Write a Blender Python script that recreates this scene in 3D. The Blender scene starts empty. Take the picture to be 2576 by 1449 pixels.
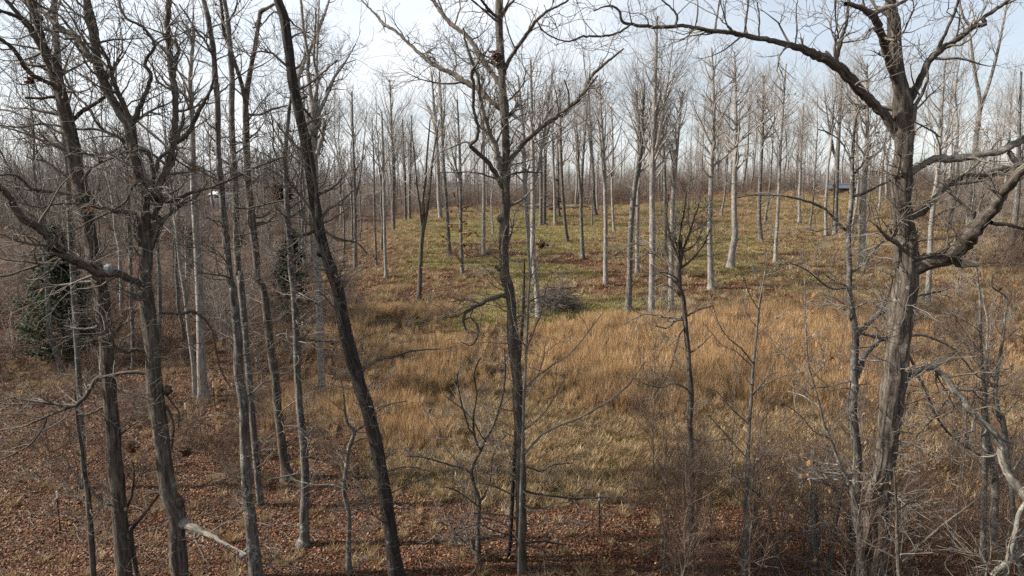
import bpy, math, random
import numpy as np
from mathutils import Vector

# ------------------------------------------------------------------ camera
CAMZ = 12.0
PITCH = math.radians(8.1)
FP = 1718.0                      # focal length in pixels of a 2576 wide picture
scene = bpy.context.scene
cam_d = bpy.data.cameras.new('camera')
cam = bpy.data.objects.new('camera', cam_d)
scene.collection.objects.link(cam)
cam_d.sensor_width = 36.0
cam_d.lens = FP / 2576.0 * 36.0
cam_d.clip_start = 0.2
cam_d.clip_end = 6000.0
cam.location = (0, 0, CAMZ)
cam.rotation_euler = (math.pi / 2 - PITCH, 0, 0)
scene.camera = cam

# ------------------------------------------------------------------ light and sky
SUN_AZ = math.radians(-91.0)     # from the view direction (+Y), negative = to the left
SUN_EL = math.radians(36.0)
SKY_STRENGTH = 0.052
SUN_STRENGTH = 5.0
EXPOSURE = 1.45
sd = Vector((math.sin(SUN_AZ) * math.cos(SUN_EL), math.cos(SUN_AZ) * math.cos(SUN_EL), math.sin(SUN_EL)))

world = bpy.data.worlds.new('World')
scene.world = world
world.use_nodes = True
wn, wl = world.node_tree.nodes, world.node_tree.links
wn.clear()
w_out = wn.new('ShaderNodeOutputWorld')
w_bg = wn.new('ShaderNodeBackground')
w_bg.inputs['Strength'].default_value = SKY_STRENGTH
sky = wn.new('ShaderNodeTexSky')
sky.sky_type = 'NISHITA'
sky.sun_disc = False
sky.sun_elevation = SUN_EL
sky.sun_rotation = SUN_AZ
sky.altitude = 200
sky.air_density = 1.0
sky.dust_density = 1.6
sky.ozone_density = 1.0
tc = wn.new('ShaderNodeTexCoord')
sep = wn.new('ShaderNodeSeparateXYZ')
wl.new(tc.outputs['Generated'], sep.inputs[0])
def wmath(op, a, b=None, clamp=False):
    n = wn.new('ShaderNodeMath'); n.operation = op; n.use_clamp = clamp
    for i, v in enumerate((a, b)):
        if v is None: continue
        if isinstance(v, (int, float)): n.inputs[i].default_value = v
        else: wl.new(v, n.inputs[i])
    return n.outputs[0]
zz = wmath('ADD', wmath('MAXIMUM', sep.outputs['Z'], 0.0), 0.16)
px_ = wmath('DIVIDE', sep.outputs['X'], zz)
py_ = wmath('DIVIDE', sep.outputs['Y'], zz)
comb = wn.new('ShaderNodeCombineXYZ')
wl.new(px_, comb.inputs[0]); wl.new(py_, comb.inputs[1])
cn = wn.new('ShaderNodeTexNoise')
cn.inputs['Scale'].default_value = 0.62
cn.inputs['Detail'].default_value = 7.0
cn.inputs['Roughness'].default_value = 0.55
cn.inputs['Distortion'].default_value = 0.35
wl.new(comb.outputs[0], cn.inputs['Vector'])
# thin high cloud everywhere, thicker towards the side the sun stands on
tw = wmath('MULTIPLY', sep.outputs['X'], -0.42)
mask = wmath('ADD', wmath('MULTIPLY', wmath('SUBTRACT', cn.outputs['Fac'], 0.5), 2.1), wmath('ADD', tw, 0.66), clamp=False)
mask = wmath('MINIMUM', wmath('MAXIMUM', mask, 0.42), 0.97)
mixc = wn.new('ShaderNodeMix'); mixc.data_type = 'RGBA'
wl.new(mask, mixc.inputs[0])
wl.new(sky.outputs[0], mixc.inputs[6])
mixc.inputs[7].default_value = (8.2, 8.5, 8.8, 1)
wl.new(mixc.outputs[2], w_bg.inputs['Color'])
wl.new(w_bg.outputs[0], w_out.inputs['Surface'])

sun_d = bpy.data.lights.new('sun', 'SUN')
sun_d.energy = SUN_STRENGTH
sun_d.angle = math.radians(1.6)
sun_d.color = (1.0, 0.93, 0.82)
sun_o = bpy.data.objects.new('sun', sun_d)
scene.collection.objects.link(sun_o)
sun_o.location = (-60, 20, 60)
sun_o.rotation_euler = sd.to_track_quat('Z', 'Y').to_euler()

vs = scene.view_settings
vs.view_transform = 'Standard'
vs.look = 'None'
vs.exposure = EXPOSURE
vs.gamma = 1.0
vs.use_curve_mapping = False
scene.cycles.use_denoising = False
scene.cycles.sample_clamp_indirect = 2.0
scene.cycles.sample_clamp_direct = 6.0
scene.cycles.max_bounces = 4
scene.cycles.diffuse_bounces = 2
scene.cycles.glossy_bounces = 1
scene.cycles.transmission_bounces = 1
scene.cycles.volume_bounces = 0
scene.cycles.caustics_reflective = False
scene.cycles.caustics_refractive = False

COL = scene.collection
RNG = np.random.default_rng(11)

# ------------------------------------------------------------------ terrain
def sstep(a, b, x):
    t = np.clip((np.asarray(x, float) - a) / (b - a), 0, 1)
    return t * t * (3 - 2 * t)

_YC = np.array([-80, -20, 0, 15, 19, 23.5, 31.4, 45, 60, 86, 105, 120, 150, 220, 320, 500, 800, 1200, 2600.])
_ZC = np.array([-13.5, -12.6, -12.2, -11.8, -11.5, -11.0, -9.9, -7.9, -5.9, -3.9, -2.7, -2.4, -3.6, -8, -9, -5, 3, 8, 12.])
_YL = _YC
_ZL = np.array([-14, -13, -12.4, -11.8, -11.5, -11.0, -10.1, -9.7, -9.5, -8.4, -6.5, -4.8, -3.6, -5, -7, -4, 3, 8, 12.])
_ZR = np.array([-13, -12.4, -12.0, -11.5, -11.2, -10.7, -9.6, -7.7, -5.7, -3.2, -0.9, 0.2, 0.4, -2, -6, -3, 3, 8, 12.])
def _vn(x, y, s, seed):
    # smooth value noise
    x = np.asarray(x, float) / s; y = np.asarray(y, float) / s
    xi = np.floor(x).astype(np.int64); yi = np.floor(y).astype(np.int64)
    fx = x - xi; fy = y - yi
    fx = fx * fx * (3 - 2 * fx); fy = fy * fy * (3 - 2 * fy)
    def h(a, b):
        n = (a * 374761393 + b * 668265263 + seed * 974634777) & 0xFFFFFFFF
        n = ((n ^ (n >> 13)) * 1274126177) & 0xFFFFFFFF
        n = n ^ (n >> 16)
        return (n & 0xFFFF) / 65535.0
    return (h(xi, yi) * (1 - fx) + h(xi + 1, yi) * fx) * (1 - fy) + (h(xi, yi + 1) * (1 - fx) + h(xi + 1, yi + 1) * fx) * fy
def fbm(x, y, s, seed, o=3):
    t = 0; a = 1; n = 0
    for k in range(o):
        t = t + a * _vn(x, y, s / 2 ** k, seed + 17 * k); n += a; a *= 0.5
    return t / n
def ground_z(x, y):
    x = np.asarray(x, float); y = np.asarray(y, float)
    c = np.interp(y, _YC, _ZC); l = np.interp(y, _YL, _ZL); r = np.interp(y, _YC, _ZR)
    wl_ = 1 - sstep(-26, -9, x); wr = sstep(12, 40, x)
    z = c + (l - c) * wl_ + (r - c) * wr
    near = 1 - sstep(150, 300, y)
    z = z + near * sstep(60, 100, y) * (fbm(x, y, 14.0, 13) - 0.5) * 1.3
    z = z + near * ((fbm(x, y, 9.0, 3) - 0.5) * 0.55 + (fbm(x, y, 2.2, 5, 2) - 0.5) * 0.22)
    z = z + (1 - near) * (fbm(x, y, 190.0, 9) - 0.5) * 22
    return z + CAMZ
SP, CP = math.sin(PITCH), math.cos(PITCH)
def ray(px, py):
    xn = (px - 1288.0) / FP; yn = -(py - 724.5) / FP
    return xn, yn * SP + CP, yn * CP - SP          # world direction per unit view depth
def at_depth(px, py, Y):
    dx, dy, dz = ray(px, py)
    s = Y / dy
    return np.array([dx * s, Y, CAMZ + dz * s]), s
def ground_hit(px, py):
    dx, dy, dz = ray(px, py)
    s = np.arange(8, 260, 0.1)
    h = CAMZ + dz * s - ground_z(dx * s, dy * s)
    i = np.argmax(h < 0) if (h < 0).any() else len(s) - 1
    return np.array([dx * s[i], dy * s[i], float(ground_z(dx * s[i], dy * s[i]))]), s[i]
def project(x, y, z):
    # world -> 2576 wide picture
    rx, ry, rz = x, y, z - CAMZ
    d = ry * CP - rz * SP
    u = ry * SP + rz * CP
    return 1288.0 + FP * rx / d, 724.5 - FP * u / d, d

# ------------------------------------------------------------------ materials
ALB = 0.60
def dim(c): return tuple(v * ALB for v in c[:3])
def new_mat(name):
    m = bpy.data.materials.new(name); m.use_nodes = True
    nt = m.node_tree; nt.nodes.clear()
    out = nt.nodes.new('ShaderNodeOutputMaterial'); b = nt.nodes.new('ShaderNodeBsdfPrincipled')
    nt.links.new(b.outputs[0], out.inputs[0])
    b.inputs['Roughness'].default_value = 0.9
    b.inputs['Specular IOR Level'].default_value = 0.15
    return m, nt, b
def N(nt, t, **kw):
    n = nt.nodes.new(t)
    for k, v in kw.items(): setattr(n, k, v)
    return n
def attr(nt, name):
    n = N(nt, 'ShaderNodeAttribute'); n.attribute_name = name; return n
def ramp(nt, fac, stops, interp='LINEAR'):
    r = N(nt, 'ShaderNodeValToRGB'); r.color_ramp.interpolation = interp
    e = r.color_ramp.elements
    is_mask = all(v in (0, 1) for _, c in stops for v in c)
    while len(e) < len(stops): e.new(0.5)
    for i, (p, c) in enumerate(stops):
        if not is_mask: c = dim(c)
        e[i].position = p; e[i].color = (c[0], c[1], c[2], 1)
    if fac is not None: nt.links.new(fac, r.inputs[0])
    return r
def mix(nt, fac, a, b, mode='MIX'):
    m = N(nt, 'ShaderNodeMix', data_type='RGBA', blend_type=mode)
    for i, v in ((0, fac), (6, a), (7, b)):
        if isinstance(v, (int, float)): m.inputs[i].default_value = v
        elif isinstance(v, tuple): m.inputs[i].default_value = (*dim(v), 1)
        else: nt.links.new(v, m.inputs[i])
    return m.outputs[2]
def noise(nt, vec, scale, detail=4, rough=0.55):
    n = N(nt, 'ShaderNodeTexNoise'); n.inputs['Scale'].default_value = scale
    n.inputs['Detail'].default_value = detail; n.inputs['Roughness'].default_value = rough
    if vec is not None: nt.links.new(vec, n.inputs['Vector'])
    return n.outputs['Fac']
def vmap(nt, vec, sc):
    n = N(nt, 'ShaderNodeMapping'); n.inputs['Scale'].default_value = sc
    nt.links.new(vec, n.inputs['Vector']); return n.outputs[0]
def mth(nt, op, a, b=0.0):
    n = N(nt, 'ShaderNodeMath', operation=op)
    for i, v in ((0, a), (1, b)):
        if isinstance(v, (int, float)): n.inputs[i].default_value = v
        else: nt.links.new(v, n.inputs[i])
    return n.outputs[0]

def bark_mat(name, dark, mid, light, lichen, lich_amt, furrow=1.0, rings=None):
    m, nt, b = new_mat(name)
    bc = attr(nt, 'barkco').outputs['Vector']
    oi = N(nt, 'ShaderNodeObjectInfo')
    add = N(nt, 'ShaderNodeVectorMath', operation='ADD')
    sc = N(nt, 'ShaderNodeVectorMath', operation='SCALE'); sc.inputs['Scale'].default_value = 31.0
    cx = N(nt, 'ShaderNodeCombineXYZ')
    for i in range(3): nt.links.new(oi.outputs['Random'], cx.inputs[i])
    nt.links.new(cx.outputs[0], sc.inputs[0]); nt.links.new(bc, add.inputs[0]); nt.links.new(sc.outputs[0], add.inputs[1])
    v = add.outputs[0]
    f = noise(nt, vmap(nt, v, (1, 1, 0.12)), 15.0, 6, 0.7)
    f2 = noise(nt, vmap(nt, v, (1, 1, 0.35)), 70.0, 3, 0.6)
    fac = mth(nt, 'ADD', mth(nt, 'MULTIPLY', f, 0.75), mth(nt, 'MULTIPLY', f2, 0.25))
    col = ramp(nt, fac, [(0.40, dark), (0.51, mid), (0.62, light)]).outputs[0]
    big = noise(nt, v, 1.3, 4, 0.6)
    col = mix(nt, mth(nt, 'MULTIPLY', big, 0.45), col, tuple(c * 0.55 for c in mid))
    ln = noise(nt, v, 5.5, 5, 0.62)
    lr = ramp(nt, ln, [(0.62 - lich_amt * 0.22, (0, 0, 0)), (0.70 - lich_amt * 0.2, (1, 1, 1))]).outputs[0]
    ln2 = noise(nt, v, 22.0, 3, 0.6)
    lr = mth(nt, 'MULTIPLY', lr, ramp(nt, ln2, [(0.40, (0, 0, 0)), (0.55, (1, 1, 1))]).outputs[0])
    col = mix(nt, mth(nt, 'MULTIPLY', lr, 0.75), col, lichen)
    if rings:
        rn = noise(nt, vmap(nt, v, (0.6, 0.6, 5.0)), 3.0, 4, 0.7)
        rr = ramp(nt, rn, [(0.60, (0, 0, 0)), (0.68, (1, 1, 1))]).outputs[0]
        col = mix(nt, mth(nt, 'MULTIPLY', rr, 0.5), col, rings)
    nt.links.new(col, b.inputs['Base Color'])
    bp = N(nt, 'ShaderNodeBump'); bp.inputs['Strength'].default_value = 0.8 * furrow; bp.inputs['Distance'].default_value = 0.06
    nt.links.new(fac, bp.inputs['Height']); nt.links.new(bp.outputs[0], b.inputs['Normal'])
    return m

M_OAK = bark_mat('oak_bark', (0.034, 0.027, 0.022), (0.120, 0.099, 0.081), (0.26, 0.222, 0.184), (0.30, 0.31, 0.275), 0.08)
M_GREY = bark_mat('grey_bark', (0.050, 0.044, 0.040), (0.15, 0.135, 0.12), (0.27, 0.245, 0.22), (0.40, 0.41, 0.38), 0.35)
M_BLACK = bark_mat('black_bark', (0.018, 0.015, 0.014), (0.055, 0.046, 0.040), (0.10, 0.085, 0.075), (0.25, 0.26, 0.24), 0.0, rings=(0.30, 0.30, 0.28))
M_PALE = bark_mat('pale_bark', (0.13, 0.115, 0.103), (0.29, 0.262, 0.237), (0.43, 0.395, 0.36), (0.50, 0.50, 0.47), 0.35, 0.5)
M_LICHEN = bark_mat('lichen_bark', (0.09, 0.078, 0.066), (0.24, 0.215, 0.18), (0.40, 0.365, 0.31), (0.36, 0.36, 0.31), 0.45)
M_WHITEBURL = bark_mat('white_burl', (0.10, 0.11, 0.115), (0.32, 0.345, 0.355), (0.48, 0.51, 0.52), (0.52, 0.55, 0.56), 0.4)
M_TWIG = bark_mat('twig_bark', (0.10, 0.085, 0.072), (0.20, 0.175, 0.15), (0.32, 0.29, 0.25), (0.40, 0.40, 0.36), 0.2, 0.3)
M_TWIGD = bark_mat('dark_twig_bark', (0.045, 0.037, 0.032), (0.11, 0.095, 0.083), (0.22, 0.195, 0.17), (0.34, 0.34, 0.30), 0.2, 0.3)
M_TWIGP = bark_mat('pale_twig_bark', (0.22, 0.185, 0.165), (0.37, 0.33, 0.30), (0.52, 0.48, 0.44), (0.45, 0.45, 0.42), 0.1, 0.3)
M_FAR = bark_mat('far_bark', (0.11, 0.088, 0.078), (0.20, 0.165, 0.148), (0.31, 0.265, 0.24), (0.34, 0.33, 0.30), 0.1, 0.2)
M_WOOD = bark_mat('broken_wood', (0.25, 0.19, 0.13), (0.45, 0.36, 0.26), (0.60, 0.51, 0.39), (0.5, 0.46, 0.38), 0.0, 0.6)
M_SHRUB = bark_mat('shrub_bark', (0.085, 0.052, 0.038), (0.165, 0.108, 0.082), (0.28, 0.20, 0.155), (0.4, 0.4, 0.36), 0.0, 0.2)

def tint_mat(name, stops, rough=0.85, trans=0.0, at='tint'):
    m, nt, b = new_mat(name)
    a = attr(nt, at).outputs['Fac']
    oi = N(nt, 'ShaderNodeObjectInfo')
    f = mth(nt, 'ADD', mth(nt, 'MULTIPLY', a, 0.7), mth(nt, 'MULTIPLY', oi.outputs['Random'], 0.3))
    col = ramp(nt, f, stops).outputs[0]
    nt.links.new(col, b.inputs['Base Color'])
    b.inputs['Roughness'].default_value = rough
    if trans > 0:
        tr = N(nt, 'ShaderNodeBsdfTranslucent'); nt.links.new(col, tr.inputs[0])
        ms = N(nt, 'ShaderNodeMixShader'); ms.inputs[0].default_value = trans
        nt.links.new(b.outputs[0], ms.inputs[1]); nt.links.new(tr.outputs[0], ms.inputs[2])
        out = [n for n in nt.nodes if n.type == 'OUTPUT_MATERIAL'][0]
        nt.links.new(ms.outputs[0], out.inputs[0])
    return m
M_LITTER = tint_mat('dead_leaf', [(0.0, (0.035, 0.018, 0.010)), (0.45, (0.125, 0.053, 0.029)), (0.72, (0.225, 0.108, 0.058)), (0.90, (0.35, 0.225, 0.13)), (1.0, (0.66, 0.53, 0.38))], 0.7)
M_HANG = tint_mat('hanging_dead_leaf', [(0.0, (0.06, 0.022, 0.012)), (0.5, (0.20, 0.075, 0.032)), (1.0, (0.34, 0.16, 0.07))], 0.7, 0.3)
M_TANLEAF = tint_mat('tan_dead_leaf', [(0.0, (0.30, 0.12, 0.04)), (0.5, (0.50, 0.27, 0.10)), (1.0, (0.66, 0.46, 0.26))], 0.7, 0.3)
M_SEDGE = tint_mat('tall_grass_blade', [(0.0, (0.20, 0.110, 0.054)), (0.4, (0.47, 0.288, 0.143)), (0.75, (0.70, 0.475, 0.258)), (1.0, (0.92, 0.72, 0.47))], 0.8, 0.25)
M_STRAW = tint_mat('straw_blade', [(0.0, (0.18, 0.106, 0.054)), (0.4, (0.37, 0.255, 0.138)), (0.75, (0.53, 0.39, 0.225)), (1.0, (0.78, 0.64, 0.43))], 0.8, 0.25)
M_LAWN = tint_mat('lawn_blade', [(0.0, (0.25, 0.155, 0.075)), (0.35, (0.33, 0.275, 0.115)), (0.7, (0.37, 0.36, 0.135)), (1.0, (0.60, 0.50, 0.28))], 0.8, 0.25)
M_CEDAR = tint_mat('cedar_needles', [(0.0, (0.012, 0.022, 0.012)), (0.5, (0.032, 0.054, 0.026)), (1.0, (0.085, 0.11, 0.05))], 0.7, 0.15)
M_RED = tint_mat('red_twig', [(0.0, (0.12, 0.045, 0.04)), (1.0, (0.26, 0.11, 0.09))], 0.6)

def plain_mat(name, c, rough=0.7, ns=8.0, amt=0.35, metal=0.0):
    m, nt, b = new_mat(name)
    t = N(nt, 'ShaderNodeTexCoord')
    f = noise(nt, t.outputs['Object'], ns, 5, 0.6)
    c = tuple(v / ALB * 0.8 for v in c)
    col = mix(nt, mth(nt, 'MULTIPLY', f, amt), c, tuple(x * 0.45 for x in c))
    nt.links.new(col, b.inputs['Base Color']); b.inputs['Roughness'].default_value = rough; b.inputs['Metallic'].default_value = metal
    return m

# ground: leaf litter, lawn, straw and sedge soil; the weights are stored on the sheet
def ground_mat():
    m, nt, b = new_mat('ground_cover')
    t = N(nt, 'ShaderNodeTexCoord').outputs['Object']
    n1 = noise(nt, t, 9.0, 6, 0.7); n2 = noise(nt, t, 1.1, 4, 0.6); n3 = noise(nt, t, 0.22, 4, 0.6)
    leaf = ramp(nt, n1, [(0.30, (0.028, 0.015, 0.010)), (0.48, (0.080, 0.042, 0.026)), (0.62, (0.135, 0.074, 0.044)), (0.74, (0.22, 0.135, 0.085))]).outputs[0]
    leaf = mix(nt, ramp(nt, n2, [(0.56, (0, 0, 0)), (0.70, (1, 1, 1))]).outputs[0], leaf, (0.115, 0.042, 0.020))
    lawn = ramp(nt, n1, [(0.30, (0.10, 0.068, 0.032)), (0.5, (0.23, 0.18, 0.080)), (0.7, (0.33, 0.27, 0.13))]).outputs[0]
    straw = ramp(nt, n1, [(0.30, (0.07, 0.038, 0.021)), (0.5, (0.165, 0.098, 0.050)), (0.7, (0.27, 0.18, 0.10))]).outputs[0]
    sedge = ramp(nt, n1, [(0.30, (0.07, 0.033, 0.015)), (0.5, (0.19, 0.095, 0.037)), (0.7, (0.31, 0.17, 0.07))]).outputs[0]
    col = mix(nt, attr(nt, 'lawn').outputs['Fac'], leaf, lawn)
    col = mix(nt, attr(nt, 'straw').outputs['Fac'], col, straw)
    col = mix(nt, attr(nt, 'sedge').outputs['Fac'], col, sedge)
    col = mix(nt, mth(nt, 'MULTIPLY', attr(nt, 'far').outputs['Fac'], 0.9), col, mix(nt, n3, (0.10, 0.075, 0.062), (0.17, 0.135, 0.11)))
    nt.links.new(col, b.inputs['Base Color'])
    bp = N(nt, 'ShaderNodeBump'); bp.inputs['Strength'].default_value = 0.7; bp.inputs['Distance'].default_value = 0.06
    nt.links.new(n1, bp.inputs['Height']); nt.links.new(bp.outputs[0], b.inputs['Normal'])
    b.inputs['Roughness'].default_value = 1.0
    return m
M_GROUND = ground_mat()

# ------------------------------------------------------------------ where things grow (world metres)
def zones(x, y):
    x = np.asarray(x, float); y = np.asarray(y, float)
    n = fbm(x, y, 5.0, 21) - 0.5; n2 = fbm(x, y, 11.0, 33) - 0.5; n3 = fbm(x, y, 2.6, 41, 2) - 0.5
    xe = x / np.maximum(y, 10.0)                      # widening with distance, as the clearing does
    open_ = sstep(-0.20, -0.10, xe + n * 0.10 - (y > 55) * 0.0)
    sedge = sstep(27.5, 30.5, y + n * 5 - np.clip(x, 0, 20) * 0.05) * (1 - sstep(38.0, 43.5, y + n2 * 6 - np.clip(x - 2, 0, 22) * 0.30))
    sedge = sedge * sstep(-3.0, 2.0, x + n * 5) * (1 - 0.75 * sstep(19, 27, x + n * 8))
    sedge = sedge * (0.30 + 0.70 * sstep(-1.5, 5.5, x + n * 4))
    sparse = 0.30 * sstep(-19, -14, x) * (1 - sstep(-1, 3, x)) * sstep(24.5, 28, y + n * 4) * (1 - sstep(38, 46, y + n2 * 8)) * (0.4 + 0.6 * sstep(-.1, .15, n3 + n))
    clump = 0.75 * sstep(-17, -11, x) * (sstep(25.5, 28, y + n * 4) * (1 - sstep(40, 46, y + n2 * 10))) * (1 - sstep(-4, 0.5, x)) * sstep(0.02, 0.16, n + n3 * 0.5)
    sedge = np.maximum.reduce([sedge, clump * 0.9, sparse])
    hill = sstep(17, 25, x - (y - 50) * 0.15 + n * 6) * sstep(36, 44, y) * (1 - sstep(95, 125, y))
    hillg = hill * (0.35 + 0.5 * sstep(-0.1, 0.15, n2 + n * 0.5))
    straw = sstep(22.8, 25.0, y + n * 4 + np.abs(x - 2) * 0.03) * (1 - sstep(29, 33, y + n2 * 5)) * sstep(-7.0, -3.5, x + n * 5) * (1 - 0.55 * sstep(9, 16, x))
    straw = np.maximum(straw, hillg)
    lawn = sstep(38, 42, y + n2 * 7) * (1 - sstep(104, 112, y + n * 8)) * open_ * (1 - hill * 0.8)
    patch = sstep(0.0, 0.13, n2 * 0.75 + n * 0.6 + n3 * 0.25)      # leaf patches on the lawn
    lawn = lawn * (1 - 0.95 * patch)
    edge = sstep(-0.34, -0.16, xe + n * 0.14) * (1 - 0.6 * open_) * sstep(30, 40, y) * (1 - sstep(100, 115, y))
    straw = np.maximum(straw, edge * (0.35 + 0.5 * sstep(-.05, .15, n + n3 * .4)))
    straw = np.maximum(straw, 0.25 * lawn * sstep(0.05, .2, n3 + n * .5))
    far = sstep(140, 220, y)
    return dict(sedge=np.clip(sedge, 0, 1), straw=np.clip(straw, 0, 1), lawn=np.clip(lawn, 0, 1), far=far, open=open_)

# ------------------------------------------------------------------ mesh building
class Geo:
    def __init__(s):
        s.v, s.q, s.c, s.n = [], [], [], 0
    def tubes(s, P, R, sides, cap=True):
        """P (M,K,3), R (M,K): M tubes of K rings each"""
        P = np.asarray(P, float); R = np.asarray(R, float)
        if P.ndim == 2: P = P[None]; R = R[None]
        M, K, _ = P.shape
        if M == 0: return
        T = np.empty_like(P)
        T[:, 1:-1] = P[:, 2:] - P[:, :-2]; T[:, 0] = P[:, 1] - P[:, 0]; T[:, -1] = P[:, -1] - P[:, -2]
        T /= np.linalg.norm(T, axis=2, keepdims=True) + 1e-9
        ref = np.where(np.abs(T[:, 0, 2:3]) < 0.8, np.array([[0, 0, 1.0]]), np.array([[1.0, 0, 0]]))
        U = np.empty_like(P)
        u = ref - (ref * T[:, 0]).sum(1, keepdims=True) * T[:, 0]
        u /= np.linalg.norm(u, axis=1, keepdims=True) + 1e-9
        for k in range(K):
            t = T[:, k]
            u = u - (u * t).sum(1, keepdims=True) * t
            u /= np.linalg.norm(u, axis=1, keepdims=True) + 1e-9
            U[:, k] = u
        V = np.cross(T, U)
        a = np.arange(sides) / sides * 2 * math.pi
        ca, sa = np.cos(a), np.sin(a)
        RR = R[..., None] if R.ndim == 2 else R          # (M,K,1) or (M,K,sides)
        ring = P[:, :, None, :] + RR[..., None] * (ca[None, None, :, None] * U[:, :, None, :] + sa[None, None, :, None] * V[:, :, None, :])
        arc = np.concatenate([np.zeros((M, 1)), np.cumsum(np.linalg.norm(np.diff(P, axis=1), axis=2), axis=1)], 1)
        arc = arc + (np.arange(M) * 3.7 % 50)[:, None]
        rm = np.broadcast_to(RR.mean(axis=2, keepdims=True), (M, K, 1))
        co = np.stack([np.broadcast_to(ca * 1.0, (M, K, sides)) * rm, np.broadcast_to(sa * 1.0, (M, K, sides)) * rm, np.broadcast_to(arc[..., None], (M, K, sides))], -1)
        base = s.n + (np.arange(M) * K * sides)[:, None, None] + (np.arange(K - 1) * sides)[None, :, None]
        i = np.arange(sides)[None, None, :]; j = (np.arange(sides) + 1)[None, None, :] % sides
        q = np.stack([base + i, base + j, base + sides + j, base + sides + i], -1).reshape(-1, 4)
        s.v.append(ring.reshape(-1, 3)); s.c.append(co.reshape(-1, 3)); s.q.append(q)
        s.n += M * K * sides
    def blob(s, c, r, rng, nu=14, nv=9, sq=(1, 1, 1), rough=0.18):
        th = np.linspace(0.05, math.pi - 0.05, nv); ph = np.arange(nu) / nu * 2 * math.pi
        d = np.stack([np.sin(th)[:, None] * np.cos(ph), np.sin(th)[:, None] * np.sin(ph), np.broadcast_to(np.cos(th)[:, None], (nv, nu))], -1)
        k = 1 + rough * (rng.random((nv, nu)) - 0.5) * 2
        v = np.asarray(c) + d * k[..., None] * r * np.asarray(sq)
        base = s.n + (np.arange(nv - 1) * nu)[:, None]
        i = np.arange(nu)[None]; j = (np.arange(nu) + 1)[None] % nu
        s.q.append(np.stack([base + i, base + nu + i, base + nu + j, base + j], -1).reshape(-1, 4))
        s.v.append(v.reshape(-1, 3)); s.c.append((d * r).reshape(-1, 3)); s.n += nv * nu
    def mesh(s, name, mat, origin=(0, 0, 0)):
        me = bpy.data.meshes.new(name)
        v = np.concatenate(s.v) - np.asarray(origin); q = np.concatenate(s.q); c = np.concatenate(s.c)
        me.vertices.add(len(v)); me.vertices.foreach_set('co', v.astype(np.float32).ravel())
        me.loops.add(q.size); me.loops.foreach_set('vertex_index', q.astype(np.int32).ravel())
        me.polygons.add(len(q)); me.polygons.foreach_set('loop_start', (np.arange(len(q)) * 4).astype(np.int32))
        me.polygons.foreach_set('use_smooth', np.ones(len(q), bool))
        at = me.attributes.new('barkco', 'FLOAT_VECTOR', 'POINT'); at.data.foreach_set('vector', c.astype(np.float32).ravel())
        me.update(calc_edges=True); me.materials.append(mat)
        return me

class Faces:
    """loose small faces (leaves, blades) with a tint value"""
    def __init__(s): s.v, s.f, s.t, s.n = [], [], [], 0
    def add(s, V, F, tint):
        """V (M,k,3), F (nf,4) indices within a piece, tint (M,)"""
        M, k, _ = V.shape
        F = np.asarray(F)
        s.v.append(V.reshape(-1, 3)); s.f.append((s.n + (np.arange(M) * k)[:, None, None] + F[None]).reshape(-1, F.shape[1]))
        s.t.append(np.repeat(tint, k)); s.n += M * k
    def mesh(s, name, mat, origin=(0, 0, 0), smooth=False):
        me = bpy.data.meshes.new(name)
        v = np.concatenate(s.v) - np.asarray(origin); t = np.concatenate(s.t)
        me.vertices.add(len(v)); me.vertices.foreach_set('co', v.astype(np.float32).ravel())
        fl = [f for f in s.f]
        tot = sum(f.size for f in fl); npoly = sum(len(f) for f in fl)
        me.loops.add(tot); me.loops.foreach_set('vertex_index', np.concatenate([f.ravel() for f in fl]).astype(np.int32))
        st = []; o = 0
        for f in fl:
            st.append(o + np.arange(len(f)) * f.shape[1]); o += f.size
        me.polygons.add(npoly); me.polygons.foreach_set('loop_start', np.concatenate(st).astype(np.int32))
        me.polygons.foreach_set('use_smooth', np.full(npoly, smooth))
        at = me.attributes.new('tint', 'FLOAT', 'POINT'); at.data.foreach_set('value', t.astype(np.float32))
        me.update(calc_edges=True); me.materials.append(mat)
        return me

def link(name, data, parent=None, loc=None):
    o = bpy.data.objects.new(name, data); COL.objects.link(o)
    if parent is not None: o.parent = parent
    if loc is not None: o.location = loc
    return o
def tag(o, label=None, cat=None, group=None, kind=None):
    if label: o['label'] = label
    if cat: o['category'] = cat
    if group: o['group'] = group
    if kind: o['kind'] = kind
    return o
def thing(name, label, cat, loc, group=None, rz=0):
    o = link(name, None, None, loc); o.rotation_euler = (0, 0, rz); o.empty_display_size = 0.3
    return tag(o, label, cat, group)
def copy_tree(root, loc, rz, sc, label=None, group=None):
    r = root.copy(); COL.objects.link(r)
    r.location = loc; r.rotation_euler = (0, 0, rz); r.scale = (sc, sc, sc)
    if label: r['label'] = label
    if group: r['group'] = group
    for ch in list(root.children):
        c = ch.copy(); COL.objects.link(c); c.parent = r
        for g in list(ch.children):
            d = g.copy(); COL.objects.link(d); d.parent = c
    return r

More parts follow.
